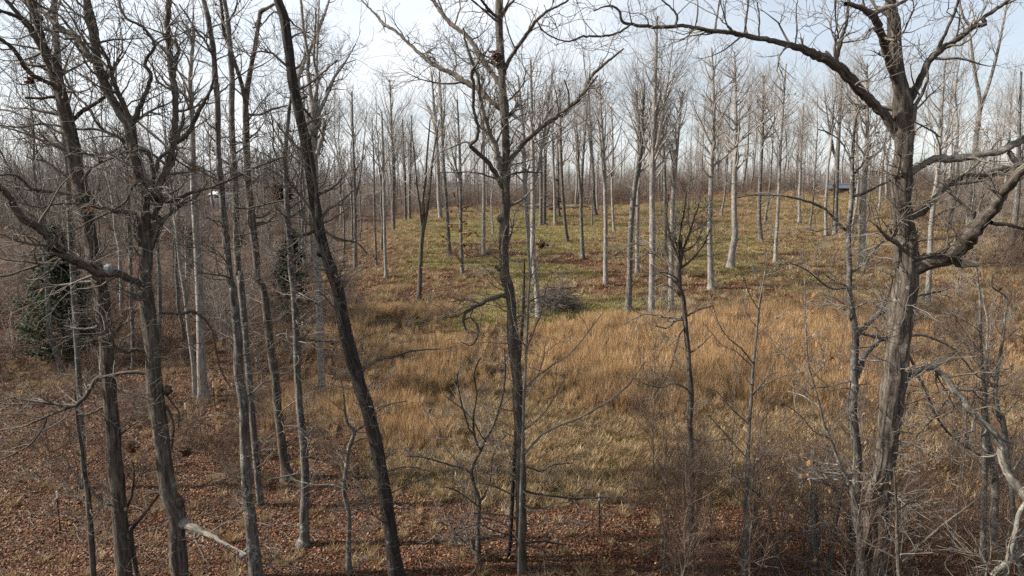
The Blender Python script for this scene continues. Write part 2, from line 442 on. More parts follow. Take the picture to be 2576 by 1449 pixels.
def catmull(pts, step):
    """smooth resampling of rows (x,y,z,r)"""
    p = np.asarray(pts, float)
    if len(p) < 2: return p
    a = np.vstack([2 * p[0] - p[1], p, 2 * p[-1] - p[-2]])
    out = []
    for i in range(1, len(a) - 2):
        L = np.linalg.norm(a[i + 1, :3] - a[i, :3]); n = max(2, int(L / step) + 1)
        t = np.linspace(0, 1, n, endpoint=False)[:, None]
        out.append(0.5 * (2 * a[i] + (a[i + 1] - a[i - 1]) * t + (2 * a[i - 1] - 5 * a[i] + 4 * a[i + 1] - a[i + 2]) * t * t + (3 * a[i] - 3 * a[i + 1] + a[i + 2] - a[i - 1]) * t ** 3))
    out.append(a[-2][None])
    o = np.vstack(out); o[:, 3] = np.maximum(o[:, 3], 0.003)
    return o
def resample(p, K):
    d = np.concatenate([[0], np.cumsum(np.linalg.norm(np.diff(p[:, :3], axis=0), axis=1))])
    s = np.linspace(0, d[-1], K)
    return np.stack([np.interp(s, d, p[:, k]) for k in range(p.shape[1])], 1)

def grow(rng, P, R, n, tmin, tmax, ang, length, K, crook, up, rfac, rtip, lmin=0.12, rmax=9, tpow=1.0, flat=None):
    """n side branches along the parent paths P (M,K0,3), radii R (M,K0)"""
    M, K0, _ = P.shape
    seg = np.linalg.norm(np.diff(P, axis=1), axis=2); L = seg.sum(1)
    w = L / L.sum()
    idx = rng.choice(M, n, p=w)
    t = tmin + (tmax - tmin) * rng.random(n) ** tpow
    f = t * (K0 - 1); k = np.minimum(f.astype(int), K0 - 2); g = (f - k)[:, None]
    pos = P[idx, k] * (1 - g) + P[idx, k + 1] * g
    rad = R[idx, k] * (1 - g[:, 0]) + R[idx, k + 1] * g[:, 0]
    tan = P[idx, k + 1] - P[idx, k]; tan /= np.linalg.norm(tan, axis=1, keepdims=True) + 1e-9
    rv = rng.normal(size=(n, 3)); rv -= (rv * tan).sum(1, keepdims=True) * tan; rv /= np.linalg.norm(rv, axis=1, keepdims=True) + 1e-9
    a = np.radians(rng.normal(ang[0], ang[1], n))[:, None]
    d = np.cos(a) * tan + np.sin(a) * rv
    d[:, 2] += up; d /= np.linalg.norm(d, axis=1, keepdims=True)
    ln = length(L[idx], t, rng) if callable(length) else length * (0.5 + rng.random(n))
    ln = np.maximum(ln, lmin)
    r0 = np.minimum(np.minimum(rad * rfac, rmax), 0.02 + ln * 0.03)
    r0 = np.maximum(r0, rtip * 1.05)
    path = np.empty((n, K, 3)); path[:, 0] = pos
    st = (ln / (K - 1))[:, None]
    for j in range(1, K):
        path[:, j] = path[:, j - 1] + d * st
        d = d + rng.normal(size=(n, 3)) * crook
        d[:, 2] += up * 0.35
        d /= np.linalg.norm(d, axis=1, keepdims=True)
    rr = r0[:, None] * (1 - np.linspace(0, 1, K)[None]) + rtip * np.linspace(0, 1, K)[None]
    return path, rr

def trunk_relief(rng, P, R, sides, amt, cell=0.055, lcell=0.28):
    """radii (1,K,sides) with furrows and lumps"""
    K = len(R)
    d = np.concatenate([[0], np.cumsum(np.linalg.norm(np.diff(P, axis=0), axis=1))])
    nth = max(6, int(2 * math.pi * R.mean() / cell)); nz = int(d[-1] / lcell) + 3
    def per(nth, nz):
        g = rng.random((nz + 2, nth))
        th = np.arange(sides) / sides * nth; z = d / d[-1] * nz
        i = th.astype(int) % nth; i2 = (i + 1) % nth; ft = th - th.astype(int)
        k = np.minimum(z.astype(int), nz); fz = z - k
        ft = ft * ft * (3 - 2 * ft); fz = fz * fz * (3 - 2 * fz)
        return (g[k][:, i] * (1 - ft) + g[k][:, i2] * ft) * (1 - fz)[:, None] + (g[k + 1][:, i] * (1 - ft) + g[k + 1][:, i2] * ft) * fz[:, None]
    h = per(nth, nz) - 0.5
    lump = per(4, max(3, int(d[-1] / 0.8))) - 0.5
    return (R[:, None] * (1 + lump * 0.16) + h * amt)[None]

LEAF_F = [(0, 1, 2, 3), (3, 2, 4, 5)]
def leaf_pieces(rng, pos, size, droop=None):
    """curled dead leaves: 6 vertices each"""
    n = len(pos)
    L = size * (0.45 + 1.1 * rng.random(n) ** 1.6); W = L * (0.45 + 0.35 * rng.random(n))
    d = rng.normal(size=(n, 3)); 
    if droop is not None: d[:, 2] = -np.abs(d[:, 2]) * droop - 0.4
    else: d[:, 2] *= 0.35
    d /= np.linalg.norm(d, axis=1, keepdims=True)
    s = np.cross(d, rng.normal(size=(n, 3))); 
    if droop is None:
        s = np.cross(d, np.array([[0, 0, 1.0]]) + rng.normal(size=(n, 3)) * 0.45)
    s /= np.linalg.norm(s, axis=1, keepdims=True) + 1e-9
    nn = np.cross(s, d)
    c = (rng.random(n) - 0.3) * 0.5
    def p(a, b, h): return pos + d * (L * a)[:, None] + s * (W * b)[:, None] + nn * (L * c * h)[:, None]
    V = np.stack([p(0, -0.12, 0), p(0, 0.12, 0), p(0.5, 0.5, 0.35), p(0.5, -0.5, 0.5), p(1, 0.18, 0), p(1, -0.15, 0.1)], 1)
    return V
def leaves_on(rng, P, n, size, mat, name, parent, origin, tmin=0.3):
    M, K, _ = P.shape
    i = rng.integers(0, M, n); f = (tmin + (1 - tmin) * rng.random(n)) * (K - 1); k = np.minimum(f.astype(int), K - 2); g = (f - k)[:, None]
    pos = P[i, k] * (1 - g) + P[i, k + 1] * g
    fc = Faces(); fc.add(leaf_pieces(rng, pos, size, 1.0), LEAF_F, rng.random(n))
    o = link(name, fc.mesh(name, mat, origin), parent); o['kind'] = 'stuff'
    return o
# ------------------------------------------------------------------ terrain sheet
def axis(lo, hi, dense_lo, dense_hi, st, grow_):
    a = list(np.arange(dense_lo, dense_hi + 1e-6, st))
    s = st
    while a[-1] < hi: s *= grow_; a.append(a[-1] + s)
    s = st; b = [a[0]]
    while b[-1] > lo: s *= grow_; b.append(b[-1] - s)
    return np.array(b[:0:-1] + a)
gx = axis(-2200, 2200, -42, 46, 0.5, 1.07); gy = axis(-80, 2600, 12, 66, 0.45, 1.05)
GX, GY = np.meshgrid(gx, gy)
GZ = ground_z(GX, GY)
me = bpy.data.meshes.new('ground')
nv = GX.size; W_ = len(gx); H_ = len(gy)
me.vertices.add(nv); me.vertices.foreach_set('co', np.stack([GX, GY, GZ], -1).astype(np.float32).ravel())
ii, jj = np.meshgrid(np.arange(W_ - 1), np.arange(H_ - 1)); b0 = (jj * W_ + ii).ravel()
Q = np.stack([b0, b0 + 1, b0 + W_ + 1, b0 + W_], 1)
me.loops.add(Q.size); me.loops.foreach_set('vertex_index', Q.astype(np.int32).ravel())
me.polygons.add(len(Q)); me.polygons.foreach_set('loop_start', (np.arange(len(Q)) * 4).astype(np.int32))
me.polygons.foreach_set('use_smooth', np.ones(len(Q), bool))
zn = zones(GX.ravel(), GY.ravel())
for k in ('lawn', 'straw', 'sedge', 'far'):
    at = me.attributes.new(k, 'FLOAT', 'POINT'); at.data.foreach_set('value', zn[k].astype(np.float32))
me.update(calc_edges=True); me.materials.append(M_GROUND)
gnd = link('ground', me); tag(gnd, kind='structure')

# ------------------------------------------------------------------ traced trees
# Every stroke runs along one trunk or limb of the photograph: region letter, then x,y,width
REG = {'P': (0, 0, 1.0), 'A': (0, 0, .5), 'B': (858.7, 0, .5), 'C': (1717.3, 0, .5), 'D': (0, 724.5, .5), 'E': (858.7, 724.5, .5), 'F': (1717.3, 724.5, .5),
       'G': (1717.3, 1086.8, .25), 'H': (2146.7, 1086.8, .25), 'I': (2146.7, 724.5, .25), 'J': (1288, 724.5, .25)}
def parse(s):
    out = []; r = REG['P']
    for tok in s.split():
        if tok in REG: r = REG[tok]; continue
        x, y, w = (float(q) for q in tok.split(','))
        out.append((r[0] + x * r[2], r[1] + y * r[2], w * r[2]))
    return out
def lift(pts, Y, dY=0.0):
    """picture points at forward distance Y (drifting by dY along the stroke) -> rows (x,y,z,r)"""
    n = len(pts); out = []
    L = np.concatenate([[0], np.cumsum([math.hypot(pts[i + 1][0] - pts[i][0], pts[i + 1][1] - pts[i][1]) for i in range(n - 1)])])
    for i, (px, py, w) in enumerate(pts):
        p, s = at_depth(px, py, Y + dY * (L[i] / max(L[-1], 1e-6)) ** 1.2)
        out.append([*p, max(w / 2 / FP * s, 0.004)])
    return np.array(out)
def lift_on(pts, parents, dY):
    """as lift(), starting at the depth of the nearest traced parent stroke"""
    best = None
    for q in parents:
        px, py, _ = project(q[:, 0], q[:, 1], q[:, 2])
        d = (px - pts[0][0]) ** 2 + (py - pts[0][1]) ** 2; i = int(np.argmin(d))
        if best is None or d[i] < best[0]: best = (d[i], q[i, 1])
    return lift(pts, best[1], dY)

STAT = {'tris': 0}
def build_tree(name, label, Y, trunk, limbs=(), seed=1, bark=M_OAK, twig=M_TWIG, limbmat=None, relief=0.022, sides=22, low_twigs=0.25, dens=1.0,
               crown_from=0.35, leaves=0, leafmat=None, group=None, cat='tree', spread=0.4, twig_len=1.7, special=(), tmats=None, fine=1.0, up=0.12):
    rng = np.random.default_rng(seed)
    tp = parse(trunk)
    if Y is None:
        _, s = ground_hit(tp[0][0], tp[0][1]); Y = ground_hit(tp[0][0], tp[0][1])[0][1]
    T = lift(tp, Y)
    gz = float(ground_z(T[0, 0], T[0, 1]))
    if T[0, 2] > gz - 0.05:                              # carry the trunk down to the ground
        dx = (T[0, 0] - T[min(2, len(T) - 1), 0]) / max(T[min(2, len(T) - 1), 2] - T[0, 2], 0.3)
        h = T[0, 2] - gz
        x1 = T[0, 0] + np.clip(dx, -0.3, 0.3) * h
        gz1 = float(ground_z(x1, Y))
        if h > 0.5:
            T = np.vstack([[x1, Y, gz1 - 0.25, T[0, 3] * 1.75], [x1, Y, gz1 + 0.05, T[0, 3] * 1.45], [T[0, 0] * 0.35 + x1 * 0.65, Y, gz1 + 0.45 * min(1, h), T[0, 3] * 1.08], T])
        else:
            T = np.vstack([[x1, Y, gz1 - 0.25, T[0, 3] * 1.6], [x1, Y, gz1 + 0.03, T[0, 3] * 1.35], T[1:] if T[0, 2] < gz1 + .1 else T])
    base = (float(T[0, 0]), float(Y), float(ground_z(T[0, 0], Y)))
    TT = catmull(T, 0.13)
    root = thing(name, label, cat, base, group)
    g = Geo()
    rl = trunk_relief(rng, TT[:, :3], TT[:, 3], sides, 1.5 * relief * min(1, TT[:, 3].mean() / 0.16), 0.075, 0.4)
    g.tubes(TT[None, :, :3], rl, sides)
    link('trunk', g.mesh('trunk', bark, base), root)
    strokes = [TT]; allL = []
    for i, lb in enumerate(limbs):
        kind, txt = ('limb', lb) if isinstance(lb, str) else lb
        pts = parse(txt)
        ext = math.hypot(pts[-1][0] - pts[0][0], pts[-1][1] - pts[0][1]) / FP * Y
        dY = float(np.clip(rng.normal(0, spread) * ext, -3.2, 3.2))
        if kind == 'pale': dY = -abs(dY) * 0.6
        L = lift_on(pts, strokes, dY)
        LL = catmull(L, 0.09)
        jit = rng.normal(size=(len(LL), 3)) * (LL[:, 3:4] * 0.10 + 0.003)
        LL[:, :3] += jit
        g = Geo(); sd_ = 12 if LL[:, 3].max() > 0.05 else (8 if LL[:, 3].max() > 0.025 else 5)
        if sd_ == 12: rr = trunk_relief(rng, LL[:, :3], LL[:, 3], sd_, min(0.014, LL[:, 3].mean() * 0.12), 0.04, 0.12)
        else: rr = (LL[:, 3] * (1 + rng.normal(size=len(LL)) * 0.06))[None]
        g.tubes(LL[None, :, :3], rr, sd_)
        mt = {'limb': limbmat or bark, 'pale': M_LICHEN, 'dead': M_WOOD, 'stub': bark, 'stem': bark}[kind]
        nm = {'limb': 'limb', 'pale': 'limb', 'dead': 'broken_stub', 'stub': 'stub', 'stem': 'stem'}[kind]
        o = link(nm, g.mesh(nm, mt, base), root)
        if kind == 'pale': o['label'] = 'pale lichen covered limb'
        strokes.append(LL)
        if kind in ('limb', 'pale', 'stem'): allL.append(LL)
    for (kind, txt, rr) in special:                       # burls, cut ends and knots
        pts = parse(txt); c = lift_on(pts, strokes, 0)[0]
        g = Geo(); g.blob(c[:3] + np.array([0, -0.05, 0]), rr, rng, sq=(1, 0.9, 1.05), rough=0.22)
        link(kind, g.mesh(kind, M_WHITEBURL if kind == 'white_burl' else bark, base), root)
    # ---- fine branching
    tw = Geo(); lv_paths = []
    K0 = 26
    up_part = TT[int(len(TT) * crown_from):]
    par = [resample(q, K0) for q in allL]
    parT = resample(up_part, K0) if len(up_part) > 3 else None
    paths, rads = [], []
    if par:
        P = np.stack([q[:, :3] for q in par]); R = np.stack([q[:, 3] for q in par])
        tot = np.linalg.norm(np.diff(P, axis=1), axis=2).sum()
        n = max(4, int(tot * 2.6 * dens))
        paths.append(grow(rng, P, R, n, 0.12, 1.0, (52, 17), lambda L, t, r: twig_len * (0.35 + 0.9 * r.random(len(L))) * (1.1 - 0.55 * t), 7, 0.26, up, 0.45, 0.0060))
    if parT is not None:
        P = parT[None, :, :3]; R = parT[None, :, 3]
        tot = np.linalg.norm(np.diff(P, axis=1), axis=2).sum()
        n = max(3, int(tot * 2.0 * dens))
        paths.append(grow(rng, P, R, n, 0.0, 1.0, (58, 15), lambda L, t, r: twig_len * (0.4 + 0.9 * r.random(len(L))), 7, 0.26, up, 0.35, 0.0060))
    if low_twigs > 0:
        P = resample(TT, K0)[None]; n = int(np.linalg.norm(np.diff(P[0, :, :3], axis=0), axis=1).sum() * 1.6 * low_twigs) + 1
        paths.append(grow(rng, P[..., :3], P[..., 3], n, 0.12, 0.75, (70, 14), lambda L, t, r: 0.5 + 1.1 * r.random(len(L)), 7, 0.2, 0.02, 0.2, 0.0055, rmax=0.016))
    P1 = np.concatenate([p for p, _ in paths]); R1 = np.concatenate([r for _, r in paths])
    tw.tubes(P1, R1, 4)
    n2 = int(len(P1) * 4.6 * fine)
    P2, R2 = grow(rng, P1, R1, n2, 0.2, 1.0, (46, 15), lambda L, t, r: L * (0.28 + 0.4 * r.random(len(L))), 5, 0.24, up, 0.6, 0.0050, lmin=0.15)
    tw.tubes(P2, R2, 3)
    n3 = int(len(P2) * 2.2 * fine)
    P3, R3 = grow(rng, P2, R2, n3, 0.2, 1.0, (45, 15), lambda L, t, r: L * (0.3 + 0.45 * r.random(len(L))), 4, 0.22, up, 0.75, 0.0040, lmin=0.10)
    tw.tubes(P3, R3, 3)
    o = link('twigs', tw.mesh('twigs', twig, base), root); o['kind'] = 'stuff'
    STAT['tris'] += len(o.data.polygons) * 2
    if leaves:
        leaves_on(rng, P2, leaves, 0.11, leafmat or M_HANG, 'dead_leaves', root, base)
    return root

build_tree('oak_tree', 'crooked dark oak leaning left, first of the two thick trunks from the left frame edge', 17.6,
  'D 625,1449,75 615,1300,72 603,1180,72 595,1060,70 588,950,66 580,850,64 570,740,64 562,640,62 555,540,60 545,440,62 535,300,62 525,200,62 515,100,66 505,0,66 A 490,1400,66 470,1300,66 455,1200,62 445,1130,58 430,1060,58 415,990,62 400,930,70 385,860,66 375,780,66 360,700,64 345,630,60 325,540,58 310,480,56 290,420,50 265,350,46 240,290,44 215,210,40 190,130,38 170,50,36 155,0,34 140,-60,30',
  ['A 320,490,34 310,450,36 300,390,32 298,345,28 270,300,26 235,260,24 205,238,24 150,140,30 115,100,26 75,50,22 40,10,20 10,-40,18',
   'A 298,440,24 225,410,22 170,380,22 125,340,22 100,295,20 75,255,20 40,225,18 0,195,16 -60,150,14',
   'A 120,105,18 50,70,18 0,55,16 -60,40,12',
   'A 350,620,22 415,560,20 460,535,18 525,490,16 575,465,10',
   'A 310,497,16 285,487,14 240,490,14 200,495,13 125,494,12',
   'A 395,985,22 360,980,20 300,969,18 240,964,18 180,954,18 150,945,16 115,909,14 80,884,12 40,876,10 0,880,9 -60,870,7',
   'A 250,964,14 150,952,14 80,940,12 0,914,10 -50,905,8',
   'A 210,100,20 172,60,22 140,20,20 120,-30,18',
   'A 360,660,10 300,665,10 215,622,9 150,600,8 60,560,7 0,550,6',
   'A 395,770,12 470,780,13 540,770,13 590,765,11 650,800,9',
   'D 600,740,12 690,675,8 755,640,5', 'D 575,250,18 560,225,20 520,205,16 490,190,14', 'D 495,195,16 430,205,10 370,200,8 325,190,7',
   'D 585,600,14 520,600,12 480,620,10 430,640,7 380,640,5', 'D 560,470,22 495,460,26 470,480,22 430,545,18 385,590,16 330,600,22'],
  seed=3, bark=M_OAK, dens=1.15, crown_from=0.45, twig_len=1.8, relief=0.04, special=(('burl', 'A 415,995,60', 0.19),))

build_tree('oak_tree', 'dark gnarled oak with a zigzag side stem and pale burl on a low limb', 17.0,
  'D 905,1449,82 895,1300,80 890,1170,82 870,1090,92 850,1040,85 838,960,78 825,860,76 812,760,74 795,640,74 785,560,76 775,450,72 765,330,68 755,200,66 742,80,68 735,0,64 A 735,1380,60 735,1250,64 725,1150,60 720,1050,58 725,970,56 710,900,52 690,830,50 672,760,52 660,680,54 645,615,54 620,590,50 580,530,46 545,470,42 510,380,44 490,320,42 478,240,38 470,170,38 455,100,44 447,50,40 440,0,34 432,-60,30',
  [('stem', 'A 738,1295,34 750,1250,36 760,1234,34 775,1189,32 800,1139,30 812,1114,28 800,1100,28 782,1094,26 780,1080,26 795,1049,26 805,1019,34 790,990,50 790,960,44 800,944,34 820,894,34 845,839,34 862,774,34 870,700,32 880,620,30 882,540,28 880,450,30 868,400,30 858,330,28 850,250,26 845,180,24 840,120,26 848,60,30 850,0,28 856,-60,24'),
   'A 655,640,34 675,600,28 695,560,24 720,495,22 750,435,20 755,370,20 730,325,18 738,290,16 775,245,16 775,220,15 750,170,14 700,125,13 640,95,12 605,30,11 590,-40,9',
   'A 655,625,26 640,570,24 600,480,24 570,400,22 550,325,18 520,260,14 500,215,11 490,150,8 470,60,6',
   'A 462,310,34 410,225,30 375,175,28 325,155,26 280,120,24 240,80,22 200,45,20 150,0,16 90,-60,14',
   'A 370,165,14 330,115,12 295,75,12 250,55,12 200,25,11 145,-20,10', 'A 430,95,12 380,65,12 345,30,10 300,-20,9',
   'A 878,390,18 885,310,18 900,250,18 872,210,18 848,185,16', 'A 772,240,10 810,205,10 850,190,9 900,175,8 980,130,6',
   'A 872,725,24 905,705,22 945,670,22 975,620,20 1000,560,20 1040,490,16 1070,420,12 1090,330,8',
   'A 800,1010,20 850,1015,18 900,1000,18 960,970,17 1050,945,16 1130,915,14 1210,880,13 1290,840,11 1400,800,8 1500,750,5',
   'A 780,920,18 735,915,18 700,924,16 665,940,14 650,985,12 620,1024,12 565,1060,12 515,1085,10 460,1110,9 390,1150,7 300,1190,5',
   'A 780,1098,24 740,1084,22 700,1074,20 650,1069,18 600,1064,16 550,1049,14 490,1044,13 440,1030,12 370,1026,11 320,1024,10 270,1030,9 210,1044,8 150,1034,7 90,1015,6',
   'A 775,900,20 768,860,20 755,780,20 720,760,18 665,742,18 630,715,16 600,690,16 550,672,16 515,650,14 480,605,14 460,565,13 425,520,13 390,490,12 360,450,11 330,395,11 305,340,10 280,300,9 245,260,8',
   'A 560,675,12 480,650,11 400,650,11 310,637,11 215,622,10 150,635,9 75,640,8 0,630,7 -60,620,6',
   'A 735,1440,40 670,1409,40 625,1394,38 575,1369,38 545,1374,42 500,1374,44 450,1349,40 390,1319,38 325,1289,38 280,1244,44 258,1224,54 235,1189,42 190,1144,40 130,1104,38 85,1064,36 50,1004,34 30,969,32 0,939,30 -60,890,26',
   'A 300,1297,16 270,1309,14 215,1329,14 165,1344,13 100,1364,12 45,1384,11 0,1390,10 -50,1400,8',
   'D 800,125,14 860,128,13 920,130,13 965,115,17 1020,150,12 1060,200,10 1080,280,9 1100,370,8 1130,450,7 1160,500,5',
   'D 745,320,20 690,310,18 640,325,16 600,310,14 575,290,14 560,250,12 510,205,10 480,170,9',
   'D 775,430,20 700,425,20 620,425,19 560,445,18 490,450,18 470,490,20 430,545,17 380,590,20 330,590,20 230,575,14 100,560,11 0,530,9 -40,520,7',
   'D 380,590,14 300,620,13 200,660,12 100,700,11 0,715,9', 'D 235,655,10 225,690,10 160,780,9 80,830,8 0,865,7',
   'D 780,480,10 830,530,10 870,580,9 900,630,8 898,700,6', 'D 835,590,13 860,640,11 875,700,10 870,770,9 865,820,7',
   ('pale', 'D 880,1165,60 935,1190,50 985,1210,40 1030,1235,30 1070,1250,24 1110,1275,18 1160,1300,14 1200,1320,12 1240,1340,9'),
   'A 780,870,22 790,840,20 800,800,18 860,760,12 880,800,9 960,850,8', 'A 735,1090,10 700,1180,8 690,1260,6 650,1300,5'],
  seed=5, bark=M_OAK, dens=1.3, crown_from=0.5, twig_len=1.9, relief=0.04, leaves=60,
  special=(('white_burl', 'A 555,1358,40', 0.14), ('burl', 'A 788,985,40', 0.15), ('burl', 'D 848,510,40', 0.11), ('burl', 'D 905,1075,40', 0.15), ('burl', 'A 262,1222,40', 0.14), ('burl', 'D 640,1110,30', 0.05)))

build_tree('oak_tree', 'slim pale-sided trunk rising straight behind the first far left oak', 24.0,
  'A 350,1100,26 345,1000,26 340,850,26 325,700,28 310,560,28 300,420,30 292,300,30 282,180,30 275,60,28 270,0,28 266,-60,24',
  ['A 300,400,12 330,330,10 350,280,8 380,210,6', 'A 285,200,10 250,150,8 230,60,6'], seed=7, bark=M_GREY, dens=0.7, relief=0.02, sides=16, crown_from=0.6)

build_tree('oak_tree', 'straight grey-brown trunk with a twiggy foot beside the fallen limb at lower left', 19.0,
  'D 1290,1449,70 1275,1330,66 1265,1200,56 1250,1080,52 1240,950,50 1235,850,50 1232,750,46 1228,650,48 1222,560,50 1205,470,44 1200,380,42 1200,280,40 1190,180,42 1180,80,40 1172,0,38 A 1155,1400,38 1140,1250,36 1130,1130,34 1120,1030,32 1115,950,30 1105,850,30 1098,740,28 1095,620,28 1095,520,26 1085,430,28 1078,330,26 1070,230,26 1055,130,24 1040,60,24 1025,0,22 1010,-60,20',
  ['A 1075,290,14 1028,200,12 990,160,11 945,85,9 900,20,7', 'A 1098,450,14 1070,440,13 1050,480,11 1000,520,9 960,560,7', 'A 1100,470,9 1150,430,8 1210,380,7 1290,320,5',
   'A 1110,900,9 1060,870,8 1000,840,7 930,820,5', 'D 1225,560,14 1280,520,10 1320,480,8 1370,460,5', 'D 1180,210,9 1120,160,8 1080,150,6', 'A 1135,1120,8 1080,1110,7 1020,1090,5',
   'D 1265,1290,12 1225,1330,10 1210,1380,9', 'D 1285,1400,9 1330,1340,7 1420,1330,5', 'D 1280,1370,9 1360,1400,7 1420,1440,5'],
  seed=11, bark=M_GREY, dens=1.0, relief=0.026, crown_from=0.5, low_twigs=1.6, special=(('white_burl', 'D 1228,1335,30', 0.10),))

build_tree('oak_tree', 'slender mottled trunk close behind the straight grey-brown trunk at left', 23.0,
  'A 1215,1449,32 1200,1380,32 1190,1200,32 1185,1000,30 1180,850,30 1170,700,30 1165,550,28 1168,420,26 1160,300,26 1155,200,24 1145,100,22 1130,0,20 1120,-60,18',
  ['A 1155,100,12 1180,60,10 1195,0,8', 'A 1150,160,9 1120,110,8 1090,60,7', 'A 1178,780,9 1230,740,8 1280,690,6', 'A 1188,1190,9 1230,1180,8 1300,1170,6'], seed=13, bark=M_GREY, dens=0.7, sides=16, crown_from=0.5, low_twigs=0.5)

build_tree('oak_tree', 'leaning brown trunk forked in the sky, rooted on leaf litter behind the slim nest-carrying trunk', None,
  'D 1450,965,62 1435,900,46 1420,800,44 1410,700,42 1395,580,42 1385,450,40 1365,330,40 1350,200,38 1340,100,38 1325,0,36 A 1300,1400,34 1285,1250,36 1270,1150,40 1262,1080,38 1255,980,36 1245,880,34 1240,760,34 1238,640,32 1235,560,30 1240,480,28 1255,380,24 1270,300,22 1285,220,20 1300,130,18 1310,60,22 1340,45,14 1380,20,10',
  [('stem', 'A 1238,530,26 1220,440,22 1190,340,20 1160,250,18 1130,170,18 1120,90,16 1110,0,14 1100,-60,12'), 'A 1250,578,14 1310,575,12 1370,550,11 1450,530,7', 'A 1260,1050,14 1310,1040,12 1360,1015,11 1430,1010,9',
   'A 1258,1090,12 1310,1095,10 1360,1070,8', 'A 1240,700,10 1200,720,9 1150,690,8 1090,700,6', 'D 1425,820,9 1480,760,7 1530,700,5'],
  seed=17, bark=M_OAK, dens=0.8, sides=18, crown_from=0.5, leaves=90, low_twigs=1.3)

build_tree('oak_tree', 'slim grey trunk carrying a brown leaf nest halfway up', None,
  'D 1525,1300,60 1530,1250,52 1530,1150,46 1535,1050,44 1535,950,42 1530,830,40 1520,720,38 1508,620,36 1500,500,34 1495,380,34 1492,260,34 1488,150,36 1480,50,34 1478,0,34 A 1465,1350,32 1460,1250,30 1452,1150,28 1445,1060,28 1440,980,24 1437,900,24 1435,800,22 1440,720,20 1450,600,18 1460,520,14 1470,440,10 1475,350,7',
  ['A 1436,850,12 1400,800,10 1375,740,9 1375,650,8 1360,550,6', 'D 1510,255,13 1600,265,11 1690,270,9 1780,290,7', 'A 1437,1010,12 1390,1015,11 1330,1030,10 1240,1050,9 1180,1040,7', 'A 1440,1060,12 1500,1020,10 1560,990,8',
   'A 1450,1100,12 1500,1070,11 1530,1040,9', 'D 1510,30,12 1580,70,9 1640,110,7', 'D 1500,930,9 1430,950,8 1360,960,6', 'A 1445,900,7 1390,870,6 1340,840,4', 'D 1495,260,9 1430,230,7 1390,240,5', 'D 1505,560,8 1440,600,7 1400,650,5'],
  seed=19, bark=M_GREY, twig=M_TWIG, dens=0.8, sides=16, crown_from=0.45, low_twigs=2.0, leaves=25)

build_tree('oak_tree', 'black leaning trunk slanting across the left half from top to bottom edge', 18.2,
  'E 290,1480,92 280,1449,90 260,1330,76 245,1200,66 225,1080,66 205,950,64 185,830,64 155,700,66 120,570,66 85,460,66 50,330,66 5,150,62 -20,0,58 A 1680,1400,58 1650,1310,58 1620,1220,58 1600,1130,56 1585,1030,50 1570,930,50 1560,840,52 1540,720,52 1510,590,48 1485,480,46 1470,400,44 1460,300,44 1445,200,46 1430,90,44 1400,0,42 1392,-60,40',
  ['E 105,415,18 150,380,16 200,355,18 270,345,14 340,320,11 420,310,9 500,305,6', ('dead', 'A 1655,1290,26 1640,1278,26 1612,1272,22'), 'A 1630,1160,14 1670,1185,12 1720,1205,10 1800,1225,8 1850,1280,6',
   'A 1590,1160,20 1530,1180,20 1470,1190,16', 'A 1450,95,10 1490,130,9 1540,170,8 1620,230,6', 'A 1455,200,10 1500,170,8 1560,160,7', 'A 1490,455,10 1560,420,9 1630,360,8 1700,300,6', 'A 1485,500,12 1530,495,12 1550,485,10',
   'A 1425,80,9 1380,60,8 1330,110,7 1290,160,5', 'A 1490,520,10 1540,560,9 1600,640,8 1640,720,6', 'A 1580,960,12 1630,970,10 1690,930,9 1720,900,7', 'A 1580,1000,10 1640,960,9 1690,950,8',
   'D 1690,110,10 1640,50,8 1600,20,6', 'E 210,930,7 330,900,6 470,930,4', 'E 225,1050,6 330,990,5 420,960,4', 'E 240,1200,6 150,1130,5 110,1050,4', 'E 160,640,7 230,590,6 330,570,5', 'A 1600,1130,8 1680,1100,7 1760,1040,5'],
  seed=23, bark=M_BLACK, limbmat=M_OAK, twig=M_TWIG, dens=0.8, crown_from=0.45, relief=0.02, low_twigs=2.0, leaves=40, special=(('stub', 'A 1612,1273,20', 0.09),))

build_tree('poplar_tree', 'pale grey trunk with many upright stems standing behind the black leaning trunk', None,
  'D 1620,575,50 1620,500,38 1618,400,38 1612,300,36 1610,200,36 1605,100,34 1600,0,34 A 1595,1300,32 1590,1180,32 1587,1000,34 1582,850,38 1577,700,42 1580,600,44 1578,530,40 1565,490,24 1548,350,18 1553,300,16 1528,150,14 1513,0,12 1505,-60,10',
  [('stem', 'A 1585,560,26 1593,500,18 1593,350,15 1598,200,12 1603,50,10 1606,-50,8'), ('stem', 'A 1590,600,28 1613,550,20 1648,475,17 1678,400,14 1717,340,12 1750,290,8 1790,220,6'),
   ('stem', 'A 1575,700,26 1540,580,24 1493,450,22 1523,325,21 1568,235,19 1608,135,16 1650,20,12 1665,-50,9'), ('stem', 'A 1600,640,22 1620,600,22 1630,620,24 1622,680,22 1595,780,22'), 'A 1577,520,16 1600,400,14 1580,300,12 1585,180,10 1590,40,8',
   'A 1640,460,9 1690,370,7 1717,330,6 1790,300,5', 'A 1545,620,8 1480,660,7 1430,640,5'],
  seed=29, bark=M_PALE, twig=M_TWIG, dens=0.9, sides=16, relief=0.012, crown_from=0.62, low_twigs=0.1)

